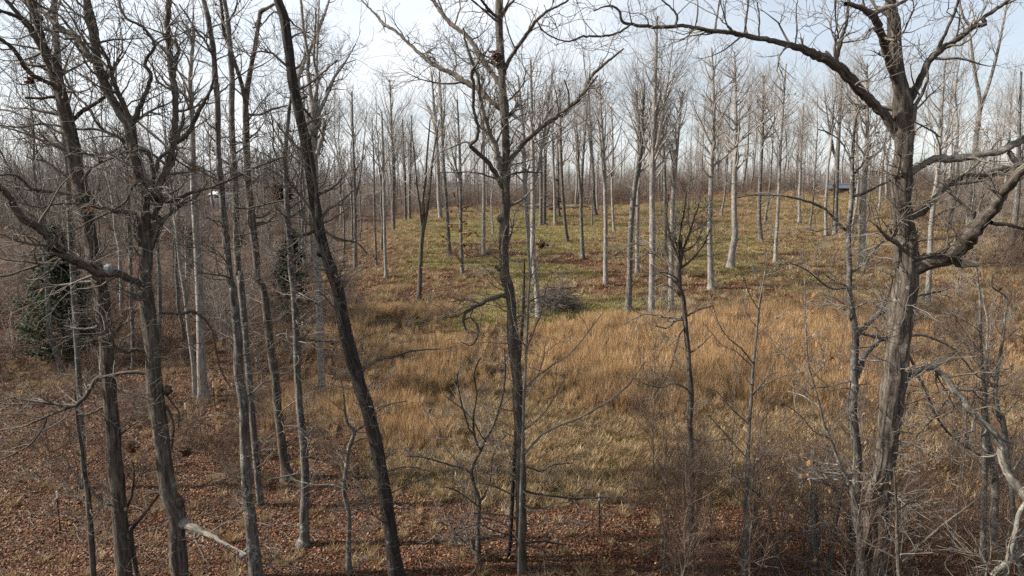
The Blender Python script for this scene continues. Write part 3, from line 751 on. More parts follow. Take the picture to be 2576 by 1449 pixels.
build_tree('oak_tree', 'tall single oak in the middle of the view with wide V-shaped limbs', 19.2,
  'E 905,1449,50 903,1300,52 905,1200,54 905,1100,52 903,1000,52 900,900,52 900,800,48 895,700,46 885,600,46 885,500,48 880,400,54 870,300,56 860,200,54 855,100,52 845,0,52 B 822,1380,52 818,1300,52 818,1200,52 820,1100,54 825,1050,52 825,950,46 828,880,44 828,780,40 825,680,40 822,600,40 818,540,48 812,480,40 808,400,38 806,330,40 800,250,36 795,160,36 792,80,40 795,0,34 796,-60,30',
  ['B 800,548,26 750,505,22 705,460,24 660,430,24 600,400,28 560,370,24 490,340,20 440,310,18 380,255,16 320,200,14 270,155,14 210,120,16 180,80,12 140,40,9 100,0,6',
   'B 800,425,28 755,365,24 720,320,24 690,275,26 665,220,24 620,170,22 560,125,22 510,70,20 470,15,18 445,-50,16',
   'B 812,380,26 850,290,20 885,240,20 920,190,18 955,140,18 985,100,16 1040,55,12 1130,10,10 1170,-30,8',
   'B 832,840,30 870,775,26 905,735,24 950,690,24 1000,645,22 1050,610,20 1110,570,20 1170,520,20 1220,465,22 1235,420,18 1270,370,16 1320,325,14 1370,285,12 1420,245,8',
   'B 1220,465,16 1255,425,13 1290,380,9', 'B 1230,430,8 1270,435,8 1285,460,7 1310,485,6', 'B 1140,545,10 1145,500,9 1140,450,8 1120,400,6', 'B 985,105,8 1010,150,7 1060,185,6',
   'B 815,950,30 790,900,26 765,855,26 730,810,24 695,775,22 660,745,22 650,725,20 680,700,18 690,660,18 680,600,18 665,550,16 665,450,18 660,390,18 660,350,14 690,310,8 700,240,5',
   'B 650,725,11 620,715,9 570,735,8 490,770,5',
   ('pale', 'B 815,880,36 795,830,34 785,790,34 775,720,26 750,680,24 730,620,24 710,550,22 695,480,18 690,400,16 670,340,15 650,290,15 625,210,12 612,140,10'),
   'B 835,890,11 880,870,10 940,865,9 1010,870,6', 'B 810,905,11 750,890,9 690,870,8 600,865,7 480,870,5', 'B 800,90,20 775,80,16 745,50,14 705,0,12 690,-40,10', 'B 800,100,18 820,60,16 840,30,14 870,0,10 900,-40,8',
   ('stub', 'B 815,1105,30 800,1100,34 792,1092,24'), ('stub', 'B 820,1365,24 790,1355,20 775,1340,16'),
   'E 850,40,24 830,35,22 760,50,20 700,80,18 650,105,16 620,140,14 615,180,12 630,215,8', 'E 622,160,9 650,150,9 690,200,8 680,260,8 650,290,6 600,270,5',
   'E 650,100,9 580,140,7 500,150,5', 'E 700,80,8 640,60,7 540,70,5', 'B 822,600,9 870,560,8 930,540,6', 'B 815,520,9 860,490,8 915,420,7 930,330,5', 'B 790,330,9 740,290,8 700,270,6',
   'E 905,1015,15 980,1035,12 1080,1048,11 1170,1060,10 1260,1055,9 1350,1055,6', 'E 905,895,12 950,905,10 1010,920,9 1070,890,8 1170,880,5', 'E 890,1052,12 820,1020,10 750,990,8 690,985,6', 'E 890,1160,10 800,1140,9 720,1135,8 600,1130,6',
   'E 915,1285,13 1010,1275,12 1080,1285,10 1150,1290,8 1220,1280,7 1300,1290,5', 'E 915,1290,10 1000,1310,8 1080,1360,7 1130,1380,5', 'E 890,1330,9 800,1330,8 700,1360,6', 'E 915,1095,9 1000,1110,8 1100,1080,6 1200,1085,5', 'E 890,1250,8 790,1230,7 700,1190,6 640,1200,5'],
  seed=31, bark=M_OAK, twig=M_TWIG, dens=0.9, crown_from=0.5, relief=0.026, low_twigs=2.2, special=(('burl', 'B 800,1100,30', 0.10),))

build_tree('sapling', 'light slim sapling hugging the right side of the middle oak', 18.6,
  'E 905,1000,16 910,850,16 915,700,15 918,560,14 925,420,14 932,300,13 938,150,12 940,50,11 B 945,1449,11 950,1380,10 955,1320,8 962,1250,6 975,1150,4',
  ['E 920,830,15 960,790,13 1010,740,12 1080,700,11 1180,660,11 1280,610,10 1380,545,9 1450,480,7 1530,370,5', 'E 930,500,11 980,450,9 1060,390,8 1150,330,8 1220,250,7 1310,130,5', 'E 932,310,9 890,230,8 860,130,7 850,40,6 B 820,1380,5',
   'E 935,300,9 975,200,8 1010,110,7 1030,0,6 B 1060,1380,4', 'E 940,120,8 1000,60,7 1100,20,6 B 1160,1400,4', 'E 915,720,9 1010,640,7 1090,520,6 1140,430,4', 'B 950,1400,6 990,1340,5 1060,1290,4', 'B 948,1420,6 900,1340,5 880,1270,4', 'E 918,560,7 960,500,6 1010,380,5 1030,260,4'],
  seed=37, bark=M_TWIG, twig=M_TWIG, dens=0.45, sides=8, relief=0.0, cat='sapling', low_twigs=0.4, twig_len=1.2, fine=0.7, up=0.25)
build_tree('sapling', 'dark dead pole standing between the middle oak and its slim sapling', 19.8,
  'E 892,420,20 900,300,18 908,200,18 915,100,16 918,0,14 B 920,1380,11 922,1300,8', ['E 915,110,9 960,60,7 1020,40,5'], seed=38, bark=M_BLACK, dens=0.4, sides=8, relief=0.0, cat='sapling', low_twigs=0.3)

build_tree('sapling', 'dark sapling with an S-bent foot at the bottom edge left of the middle oak', 19.6,
  'E 735,1449,40 700,1400,36 687,1340,30 690,1300,26 690,1250,22 690,1150,20 695,1090,18 690,1050,18 670,1000,20 655,930,20 670,870,18 700,820,18 720,770,16 760,700,14 790,620,12 815,520,11 825,420,9 820,300,6',
  ['E 687,1345,26 660,1305,26 655,1265,24 610,1265,22 575,1240,20 545,1200,16', 'E 700,820,12 670,740,12 665,640,11 680,540,9 670,430,8 700,350,6', 'E 668,740,10 640,700,10 600,560,8 580,430,6', 'E 655,930,14 600,905,12 540,890,10 480,870,9 400,850,7 320,845,4',
   'E 700,1070,12 720,1040,10 750,960,9 760,860,8 790,780,7 830,740,5', 'E 690,1100,9 640,1060,8 560,1010,7 500,1000,5', 'E 575,1235,9 620,1215,8 690,1210,7', 'E 545,1200,9 480,1180,7 485,1270,6 530,1255,5', 'E 655,940,7 560,850,6 480,720,5 390,560,4', 'E 720,770,7 640,640,6 520,540,5', 'E 690,1150,7 800,1180,6 860,1220,5'],
  seed=41, bark=M_OAK, twig=M_TWIGP, dens=0.75, sides=10, relief=0.006, cat='sapling', low_twigs=0.9, twig_len=1.1, up=0.2)

build_tree('sapling', 'thin wavy sapling just left of the black leaning trunk, forked at chest height', None,
  'E 40,1440,28 35,1340,26 40,1150,24 15,1030,24 25,900,20 40,800,20 65,725,20 30,680,16 15,600,12 10,520,8 -10,440,6',
  ['E 65,725,14 120,680,11 170,610,8 250,580,5', 'E 20,1010,10 -60,990,9 -140,990,8 -260,960,6', 'E 40,800,8 100,760,6 180,760,4', 'E 35,1150,7 110,1110,5'], seed=43, bark=M_GREY, twig=M_TWIG, dens=0.6, sides=10, relief=0.005, cat='sapling', low_twigs=0.6, twig_len=1.0)

build_tree('oak_tree', 'small dark tree with a dense twiggy head and one arm reaching left, right of centre', None,
  'F 45,1280,44 40,1180,34 42,1080,32 42,980,32 45,880,30 40,780,28 35,680,30 38,600,34 40,520,32 32,420,28 28,320,26 18,220,24 10,130,26 0,50,30 B 1700,1449,32 1695,1400,36 1692,1360,30 1700,1310,22 1708,1260,14 1712,1180,9',
  ['B 1692,1385,20 1650,1330,16 1600,1290,16 1560,1260,14 1530,1235,12 1480,1225,9 1450,1230,6', 'C -15,1340,20 0,1270,14 30,1180,11 60,1090,9 90,1000,6', 'C -16,1320,16 -20,1250,12 -10,1150,10 10,1050,8 20,960,6', 'C -14,1350,14 40,1310,10 100,1240,8 140,1150,6',
   'C -20,1300,12 -60,1200,10 -80,1080,8 -70,980,5', 'C 0,1270,9 60,1230,8 110,1130,6', 'E 1720,150,20 1620,145,14 1540,130,10 1480,150,7 1420,185,5', 'E 1722,160,16 1690,160,12 1640,200,9 1580,190,6', 'F 25,140,10 80,110,8 150,90,6', 'F 40,760,8 120,770,7 260,755,5',
   'F 30,330,8 90,290,7 150,230,5', 'F 40,520,9 -40,480,8 -110,500,7 -200,480,5', 'F 15,190,12 -20,250,9 -60,400,8 -130,520,5', 'C -20,1280,8 -40,1180,7 -30,1060,5', 'B 1690,1400,8 1620,1370,7 1560,1390,5'],
  seed=47, bark=M_OAK, twig=M_TWIG, dens=1.5, sides=14, crown_from=0.72, relief=0.012, low_twigs=0.9, twig_len=1.2, fine=1.1, up=0.3)

build_tree('oak_tree', 'great thick oak at right with furrowed bark and heavy limbs reaching left and right', 16.6,
  'F 950,1500,135 955,1449,130 965,1350,125 972,1250,118 975,1150,108 980,1050,100 1005,950,92 1020,850,92 1030,750,98 1040,650,96 1055,550,104 1075,450,112 1080,380,112 1085,300,108 1090,200,108 1105,100,104 1122,0,106 C 1120,1350,110 1120,1250,100 1115,1150,90 1105,1050,86 1105,950,88 1108,850,88 1112,750,88 1115,680,92 1115,600,94 1112,540,86 1100,460,64 1085,380,58 1075,300,58 1068,200,60 1060,100,56 1050,30,44 1043,-60,40',
  ['C 1100,700,66 1060,640,50 1020,580,46 970,530,46 910,470,48 850,400,50 800,350,50 740,310,46 680,280,44 620,255,38 560,235,32 490,215,28 400,195,26 300,175,26 240,165,24 160,158,22 110,148,20 40,135,18 0,130,16 B 1660,135,18 1600,138,17 1540,132,17 1450,122,15 1410,105,14 1395,50,12 1340,30,10 1270,55,6',
   'B 1460,122,12 1400,160,11 1330,182,11 1220,183,11 1145,208,8 1060,185,8 1000,145,5',
   'C 770,315,28 785,240,22 800,190,20 820,130,16 830,50,14 838,-40,11', 'C 160,155,12 170,100,10 180,40,8 188,-30,6', 'C 310,172,10 320,100,9 328,0,7', 'C 385,190,8 385,80,7 375,10,6', 'C 565,235,10 575,150,8 570,50,7 580,0,5', 'C 65,138,9 75,60,8 75,0,6', 'B 1680,132,14 1690,80,12 1650,30,9 1600,-10,8',
   ('dead', 'C 765,320,26 735,275,18 720,255,10'), 'C 785,195,9 770,100,8 768,-30,7',
   'C 1135,520,46 1160,465,40 1195,400,34 1220,340,34 1260,280,34 1310,240,32 1370,205,30 1420,165,30 1460,135,26 1520,120,24 1510,95,20 1550,60,20 1610,25,18 1660,-20,16', 'C 1285,250,22 1320,170,16 1360,80,14 1395,-20,12', 'C 1450,140,12 1410,80,10 1395,0,9', ('stub', 'C 1152,478,22 1148,455,14 1144,440,8'),
   ('stem', 'C 1080,430,40 1055,350,38 1030,290,38 1010,220,38 985,130,38 960,80,36 930,60,30 880,35,24 820,15,20'), ('pale', 'C 962,65,26 1010,45,26 1050,30,24 1110,10,16 1150,-20,12'), 'C 1055,100,18 1020,70,16 960,20,14 935,-40,12',
   ('pale', 'C 1105,900,38 1130,875,36 1170,860,34 1210,825,34 1270,800,36 1340,800,38 1390,795,40 1440,790,36 1520,775,34 1600,760,38 1650,735,38 1717,700,36 1790,670,34'),
   'C 1140,1092,38 1200,1070,36 1240,1030,36 1290,970,38 1340,920,38 1400,890,36 1450,885,30 1520,880,30 1600,855,28 1680,845,22 1760,840,18',
   'C 1140,1350,96 1180,1340,90 1220,1320,84 1280,1310,72 1340,1300,70 1400,1240,76 1440,1190,80 1490,1130,66 1550,1060,56 1600,990,54 1650,920,48 1690,870,44 1730,840,44 1800,780,40', ('dead', 'C 1380,1322,54 1430,1328,40 1470,1332,30 1490,1332,20'), 'C 1550,1120,22 1630,1130,18 1717,1150,16 1790,1160,14',
   ('pale', 'C 1640,765,24 1680,815,28 1717,840,28 1780,850,24'), ('dead', 'F 1190,415,26 1260,390,28 1310,370,24 1390,350,16'),
   ('pale', 'F 1110,460,44 1160,425,34 1210,405,30 1260,400,30 1310,440,28 1350,490,32 1400,550,34 1450,620,34 1520,690,34 1570,740,38 1600,800,34 1605,860,32 1640,940,36 1690,1000,40 1717,1040,38 1790,1150,36'),
   'C 1160,610,9 1220,640,8 1300,690,7', 'C 1165,1190,9 1190,1300,8 1160,1380,7', 'C 1080,1380,10 1060,1449,8', 'C 1330,1230,8 1340,1100,7 1390,990,5', 'C 1300,780,8 1290,720,7 1270,660,5'],
  seed=53, bark=M_OAK, twig=M_TWIG, dens=0.95, sides=34, relief=0.06, crown_from=0.6, low_twigs=2.5, twig_len=1.7, fine=0.9, special=(('burl', 'C 1105,880,40', 0.17),))

build_tree('oak_tree', 'slim mossy trunk just left of the great oak with arching side branches', 18.0,
  'F 880,1449,44 870,1350,48 865,1250,50 865,1150,48 870,1050,50 878,950,50 880,850,46 870,780,46 862,700,44 855,600,42 862,500,44 860,430,36 865,350,38 870,250,34 858,150,30 845,70,28 838,0,28 C 840,1350,28 835,1250,26 835,1150,26 845,1050,24 852,950,22 852,850,20 855,760,18 860,680,14 870,600,11 890,540,8 905,450,5',
  ['F 860,470,34 890,400,32 930,320,28 980,270,24 1000,255,22 1060,280,18 1110,320,16 1150,360,14 1180,430,14 1215,500,14 1245,575,14 1280,650,12 1330,720,12 1400,780,11 1460,820,9 1520,860,6', 'F 870,250,28 880,230,26 930,180,24 990,125,26 1050,90,22 1110,70,20 1180,40,14 1300,15,10 1340,0,6', 'F 985,130,12 1010,80,10 1040,20,8 C 1060,1400,6',
   ('pale', 'F 1000,255,18 1040,262,18 1090,255,14 1160,240,14 1220,240,13 1300,270,12 1370,310,11 1420,370,10 1480,440,9 1580,490,8 1640,480,7 1717,420,6'), 'F 865,232,12 920,235,12 970,250,12',
   'F 850,465,10 760,490,8 690,500,8 600,510,6', ('dead', 'F 880,835,16 900,800,16 930,770,14'), 'C 845,1175,16 800,1140,16 765,1100,14 720,1055,14 650,1020,13 580,1000,12 500,985,12 430,980,11 350,980,8 270,995,5', 'C 850,990,18 905,975,14 960,950,12 1050,905,10',
   'C 868,870,14 900,830,12 930,770,10 950,720,7', 'C 850,830,11 840,800,10 800,720,8 740,670,7 680,650,6', 'F 1245,575,8 1330,580,7 1420,560,5', 'F 835,100,8 760,50,7 700,30,5', 'C 835,1449,9 740,1449,8 640,1370,7 560,1330,6 480,1330,5', 'F 870,360,9 990,365,8 1090,350,6', 'F 850,760,8 790,690,6', 'F 862,1000,16 820,1010,14 770,1000,12 700,985,8', 'F 870,1010,14 930,1030,16 980,1010,12'],
  seed=59, bark=M_GREY, twig=M_TWIG, dens=1.2, sides=16, relief=0.016, crown_from=0.55, low_twigs=0.8, twig_len=1.3)

build_tree('sapling', 'straight smooth sapling rising between the small twiggy tree and the mossy trunk', 17.4,
  'F 305,1449,26 312,1300,25 318,1150,24 322,1000,22 328,850,20 335,700,18 345,550,16 355,400,14 370,250,12 385,100,10 400,0,8 C 405,1420,7 420,1330,5 430,1250,3',
  ['F 355,380,8 300,310,7 220,240,6 170,150,5 140,30,4', 'F 368,240,7 420,200,6 500,130,5 560,90,3', 'F 352,400,8 270,320,6 190,280,5 110,180,4', 'F 340,560,8 420,450,7 480,420,5', 'F 335,690,9 240,600,7 170,520,6 100,500,4', 'F 325,860,9 220,740,8 130,640,6', 'F 345,540,7 420,480,6 540,430,4', 'F 322,950,8 420,830,7 520,780,5', 'F 385,110,6 340,40,5 C 300,1380,4', 'F 318,1100,8 230,1020,7 120,980,5', 'C 410,1400,5 470,1330,4 500,1290,3', 'F 375,200,6 330,140,5 300,60,4'],
  seed=61, bark=M_GREY, twig=M_TWIG, dens=0.3, sides=10, relief=0.003, cat='sapling', low_twigs=0.1, twig_len=1.0, fine=0.6, up=0.3)
build_tree('sapling', 'thin curving sapling holding clusters of tan leaves beside the mossy trunk', 16.4,
  'F 885,1200,34 868,1100,32 850,1010,30 820,940,22 790,890,18 770,830,16 740,750,14 710,680,13 690,590,11 670,520,10 650,450,9 630,370,8 620,200,7 615,0,5 C 612,1400,3',
  ['F 770,830,8 700,800,7 620,770,5', 'F 745,760,8 660,720,6 590,640,5 480,560,4', 'F 690,600,7 600,540,6 520,520,5', 'F 670,520,7 560,390,6 470,300,5 420,220,4', 'F 820,940,9 720,930,8 640,910,6', 'F 650,450,6 700,400,5 720,330,4', 'F 790,890,8 690,880,6 610,850,4', 'F 850,1010,10 760,960,8 660,960,6 560,960,5'],
  seed=67, bark=M_GREY, twig=M_TWIG, dens=0.7, sides=8, relief=0.003, cat='sapling', low_twigs=0.4, twig_len=1.0, leaves=90, leafmat=M_TANLEAF, up=0.15)
build_tree('sapling', 'dark forked sapling with long straight arms in front of the great oak at the bottom', 15.2,
  'F 1090,1480,26 1088,1449,22 1083,1370,20 1078,1250,17 1075,1120,15 1070,1000,11 1060,900,6',
  ['F 1085,1375,14 1160,1320,12 1300,1200,10 1420,1110,8 1500,1050,6', 'F 1082,1365,12 1040,1340,10 960,1300,8 870,1250,5', 'F 1078,1120,9 1170,1060,8 1290,990,6 1400,950,4', 'F 1070,1000,8 1130,930,7 1200,880,6 1330,850,4', 'F 1080,1110,8 1020,1060,7 940,1020,5', 'F 1085,1400,9 1150,1340,8 1300,1260,6'],
  seed=71, bark=M_OAK, twig=M_TWIG, dens=0.5, sides=8, relief=0.003, cat='sapling', low_twigs=0.3, twig_len=0.9, fine=0.6)
build_tree('sapling', 'brown sapling with a wide Y fork low in the thicket right of the straight sapling', 17.8,
  'G 985,1449,44 960,1300,42 945,1150,38 905,1050,34 890,900,30 870,780,28 860,720,26 830,690,20 740,610,18 640,530,14 560,470,12 460,400,8',
  ['G 862,722,22 900,650,18 950,600,16 1010,520,14 1060,465,12 1160,400,9 1250,350,6', 'G 905,1040,20 800,950,18 740,915,16 600,905,12 460,890,10 300,890,7', 'G 950,1180,12 1000,1080,9 1040,1000,7', 'G 640,530,8 560,440,6 540,330,4'],
  seed=73, bark=M_OAK, twig=M_TWIG, dens=0.6, sides=8, relief=0.003, cat='sapling', low_twigs=0.4, twig_len=0.9, fine=0.7)
build_tree('tree_stump', 'broken weathered snag, waist-thick and topless, in the lower right thicket', 18.2,
  'G 1320,1449,76 1325,1300,74 1325,1100,76 1322,900,72 1325,760,66 1325,680,56 1330,620,40', ['G 1340,700,14 1380,640,10'], seed=79, bark=M_GREY, dens=0.2, sides=14, relief=0.02, cat='snag', low_twigs=0.4)
build_tree('sapling', 'dark crooked pole leaning right beside the broken snag', 17.4,
  'G 1460,1420,60 1480,1300,60 1500,1150,52 1520,1000,46 1550,850,44 1570,720,40 1590,620,28 1620,500,20 G 1640,420,14', ['G 1590,620,18 1500,560,14 1390,470,10 1250,470,8 1090,490,6'], seed=83, bark=M_OAK, twig=M_TWIG, dens=0.6, sides=10, relief=0.006, cat='sapling', low_twigs=0.5)

build_tree('sapling', 'tall thin twin-stemmed sapling at right edge, left stem straight and dark', 19.0,
  'I 1330,1449,54 1310,1250,48 1325,1100,50 1310,950,40 1300,800,34 1285,600,28 1280,400,26 1275,200,24 1270,50,20 C 1490,1449,9 1480,1350,7 1470,1250,5',
  ['I 1310,1100,24 1350,950,22 1350,800,20 1345,600,18 1350,450,16 1345,300,14 1310,150,10 1300,0,8', 'I 1285,650,12 1180,520,10 1080,380,8 1000,230,6', 'I 1280,440,12 1200,380,9 1100,320,7', 'I 1350,620,10 1430,540,8 1480,440,6', 'I 1345,350,10 1400,220,8 1450,60,6', 'I 1290,800,10 1200,700,8 1130,540,6 1080,440,5', 'I 1345,460,8 1500,340,6 1600,300,5'],
  seed=89, bark=M_GREY, twig=M_TWIG, dens=0.7, sides=8, relief=0.004, cat='sapling', low_twigs=0.6, twig_len=1.1, up=0.3)
build_tree('sapling', 'grey-green sapling at right edge with arching arms, right of the twin-stemmed one', 18.0,
  'I 1520,1430,50 1470,1300,48 1440,1150,40 1430,1000,36 1450,850,36 1470,700,34 1490,600,30 1510,450,26 1530,250,20 1545,100,14 C 1555,1440,8 1560,1380,5',
  ['I 1430,1010,22 1390,980,18 1350,900,12', 'I 1480,1300,22 1560,1230,18 1650,1140,14 1717,1090,12', 'I 1510,540,12 1620,440,10 1717,360,7', 'I 1530,260,10 1580,120,8 1600,0,6', 'I 1500,480,10 1440,400,8 1420,280,6', 'I 1460,800,9 1380,740,7 1300,720,5'],
  seed=97, bark=M_GREY, twig=M_TWIG, dens=0.7, sides=8, relief=0.004, cat='sapling', low_twigs=0.6, twig_len=1.1, up=0.3, leaves=60)
build_tree('sapling', 'dim slender tree at the lower right edge behind the hanging pale limb', 20.5,
  'H 1390,1449,90 1380,1300,88 1400,1150,86 1410,950,84 1420,750,82 1430,550,76 1400,350,70 1360,200,90 1330,50,80 F 1530,700,30 1520,600,24 1515,520,14', ['H 1420,600,30 1480,470,26 1600,400,26 1700,250,24', 'H 1400,420,20 1250,300,16 1050,130,12'],
  seed=101, bark=M_GREY, twig=M_TWIG, dens=0.5, sides=12, relief=0.008, cat='tree', low_twigs=0.6, twig_len=1.0)
build_tree('sapling', 'grey sapling crossing the bottom right corner, bent to the right', 14.6,
  'H 1520,1480,60 1560,1300,56 1590,1150,52 1640,980,48 1660,850,44 1700,760,40 1760,680,34 1830,600,28', ['H 1590,1150,30 1680,1050,28 1740,950,24', 'H 1400,1440,50 1450,1380,50 1530,1330,46 1620,1270,40 1700,1210,36'],
  seed=103, bark=M_LICHEN, twig=M_TWIG, dens=0.5, sides=10, relief=0.006, cat='sapling', low_twigs=0.5, twig_len=0.9)

build_tree('sapling', 'thin dark sapling between the left frame edge and the first oak at lower left', 18.4,
  'D 470,1449,30 462,1300,30 450,1150,30 440,1020,26 420,900,20 410,800,18 395,720,16 385,620,14 375,520,8',
  ['D 440,1000,12 390,950,10 350,900,8 330,850,5', 'D 420,900,9 480,860,7 540,800,5', 'D 450,1000,10 520,1080,12 580,1100,10'], seed=107, bark=M_OAK, twig=M_TWIG, dens=0.7, sides=8, relief=0.004, cat='sapling', low_twigs=0.6, twig_len=1.0)
build_tree('sapling', 'forked sapling with a bent right arm between the first and second oaks', 18.0,
  'D 690,1449,22 665,1300,26 657,1220,28 690,1180,20 740,1120,16 800,1040,12 840,1000,8', ['D 650,1210,20 625,1150,18 660,1050,14 675,950,12 665,870,8', 'D 630,1160,10 560,1100,9 500,1050,6'], seed=109, bark=M_OAK, twig=M_TWIG, dens=0.7, sides=8, relief=0.004, cat='sapling', low_twigs=0.5, twig_len=0.9, leaves=40)
# ------------------------------------------------------------------ trees in and round the clearing: traced trunk line, grown crown
def mid_tree(name, label, txt, seed, bark=M_PALE, twig=M_TWIGP, cs=0.5, n1=28, blen=0.33, fork=(), leaves=0, leaf_low=False, group=None, fine=1.0, Y=None, up=0.22, sides=10):
    rng = np.random.default_rng(seed)
    pts = parse(txt)
    if Y is None: Y = float(ground_hit(pts[0][0], pts[0][1])[0][1])
    T = lift(pts, Y)
    T[0, 2] = float(ground_z(T[0, 0], Y)) - 0.15
    r0_ = T[0, 3]; b_ = T[0].copy(); b_[2] += .55; T[0, 3] = r0_ * 1.75; T = np.vstack([T[:1], b_, T[1:]]); T[1, 3] = r0_ * 1.12
    cs = float(np.clip(cs + rng.normal() * .06, .25, .75)); blen *= rng.uniform(.75, 1.25); n1 = int(n1 * rng.uniform(.7, 1.15)); up *= rng.uniform(.4, 1.4); ang0 = rng.uniform(34, 54)
    T[1:-1, 0] += rng.normal(size=len(T) - 2) * 0.02
    base = (float(T[0, 0]), Y, float(ground_z(T[0, 0], Y)))
    root = thing(name, label, 'tree', base, group)
    TT = catmull(T, 0.5)
    TT[1:-1, 1] += np.cumsum(rng.normal(size=len(TT) - 2)) * 0.012
    g = Geo(); g.tubes(TT[None, :, :3], (TT[:, 3] * (1 + rng.normal(size=len(TT)) * 0.03))[None], sides)
    H = T[-1, 2] - base[2]
    link('trunk', g.mesh('trunk', bark, base), root)
    par = [TT[int(len(TT) * cs):]]
    if not fork and rng.random() < 0.55:                 # a second leader
        k = int(len(TT) * rng.uniform(.42, .68)); s_ = np.linspace(0, 1, 9)[:, None]; Lf = (H - (TT[k, 2] - base[2])) * rng.uniform(.75, 1.0)
        a_ = rng.random() * 6.28; q_ = rng.uniform(.12, .30)
        LL = np.concatenate([TT[k, :3] + np.array([math.cos(a_) * q_, math.sin(a_) * q_ * .8, 0]) * Lf * (s_ ** .75) + np.array([0, 0, 1.0]) * Lf * s_ + np.cumsum(rng.normal(size=(9, 3)), 0) * .03, TT[k, 3] * .75 * (1 - .88 * s_)], 1); LL[0, :3] = TT[k, :3]
        g = Geo(); g.tubes(LL[None, :, :3], LL[None, :, 3], 7); link('stem', g.mesh('stem', bark, base), root); par.append(LL[2:])
    for f in fork:
        L = lift_on(parse(f), [TT], float(rng.normal(0, 0.6)))
        LL = catmull(L, 0.5); g = Geo(); g.tubes(LL[None, :, :3], LL[None, :, 3], 7)
        link('stem', g.mesh('stem', bark, base), root); par.append(LL[len(LL) // 3:])
    K0 = 20
    PP = np.stack([resample(q, K0) for q in par])
    tw = Geo()
    P1, R1 = grow(rng, PP[..., :3], PP[..., 3], n1, 0.0, 1.0, (ang0, 14), lambda L, t, r: H * blen * (0.25 + 1.0 * r.random(len(L))) * (1.15 - 0.75 * t), 8, 0.15, up, 0.5, 0.007, tpow=0.85)
    tw.tubes(P1, R1, 4)
    P2, R2 = grow(rng, P1, R1, int(n1 * 4.2 * fine), 0.15, 1.0, (42, 15), lambda L, t, r: L * (0.30 + 0.4 * r.random(len(L))), 5, 0.19, up * .6, 0.5, 0.0042, lmin=0.4)
    tw.tubes(P2, R2, 3)
    P3, R3 = grow(rng, P2, R2, int(len(P2) * 2.1 * fine), 0.2, 1.0, (44, 16), lambda L, t, r: L * (0.35 + 0.4 * r.random(len(L))), 3, 0.14, up, 0.7, 0.0042, lmin=0.25)
    tw.tubes(P3, R3, 3)
    Pl = resample(TT, K0)[None]
    P4, R4 = grow(rng, Pl[..., :3], Pl[..., 3], 7, 0.12, 0.55, (72, 12), lambda L, t, r: 0.5 + 1.2 * r.random(len(L)), 5, 0.2, 0.05, 0.2, 0.006, rmax=0.014)
    tw.tubes(P4, R4, 3)
    o = link('twigs', tw.mesh('twigs', twig, base), root); o['kind'] = 'stuff'
    STAT['tris'] += len(o.data.polygons) * 2
    if leaves:
        if leaf_low:
            P5, R5 = grow(rng, Pl[..., :3], Pl[..., 3], 26, 0.05, 0.45, (75, 14), lambda L, t, r: 0.7 + 1.3 * r.random(len(L)), 5, 0.2, 0.0, 0.2, 0.006, rmax=0.016)
            g = Geo(); g.tubes(P5, R5, 3); o = link('low_twigs', g.mesh('low_twigs', twig, base), root); o['kind'] = 'stuff'
            leaves_on(rng, P5, leaves, 0.20, M_HANG, 'dead_leaves', root, base, 0.15)
        else: leaves_on(rng, P2, leaves, 0.18, M_HANG, 'dead_leaves', root, base)
    return root

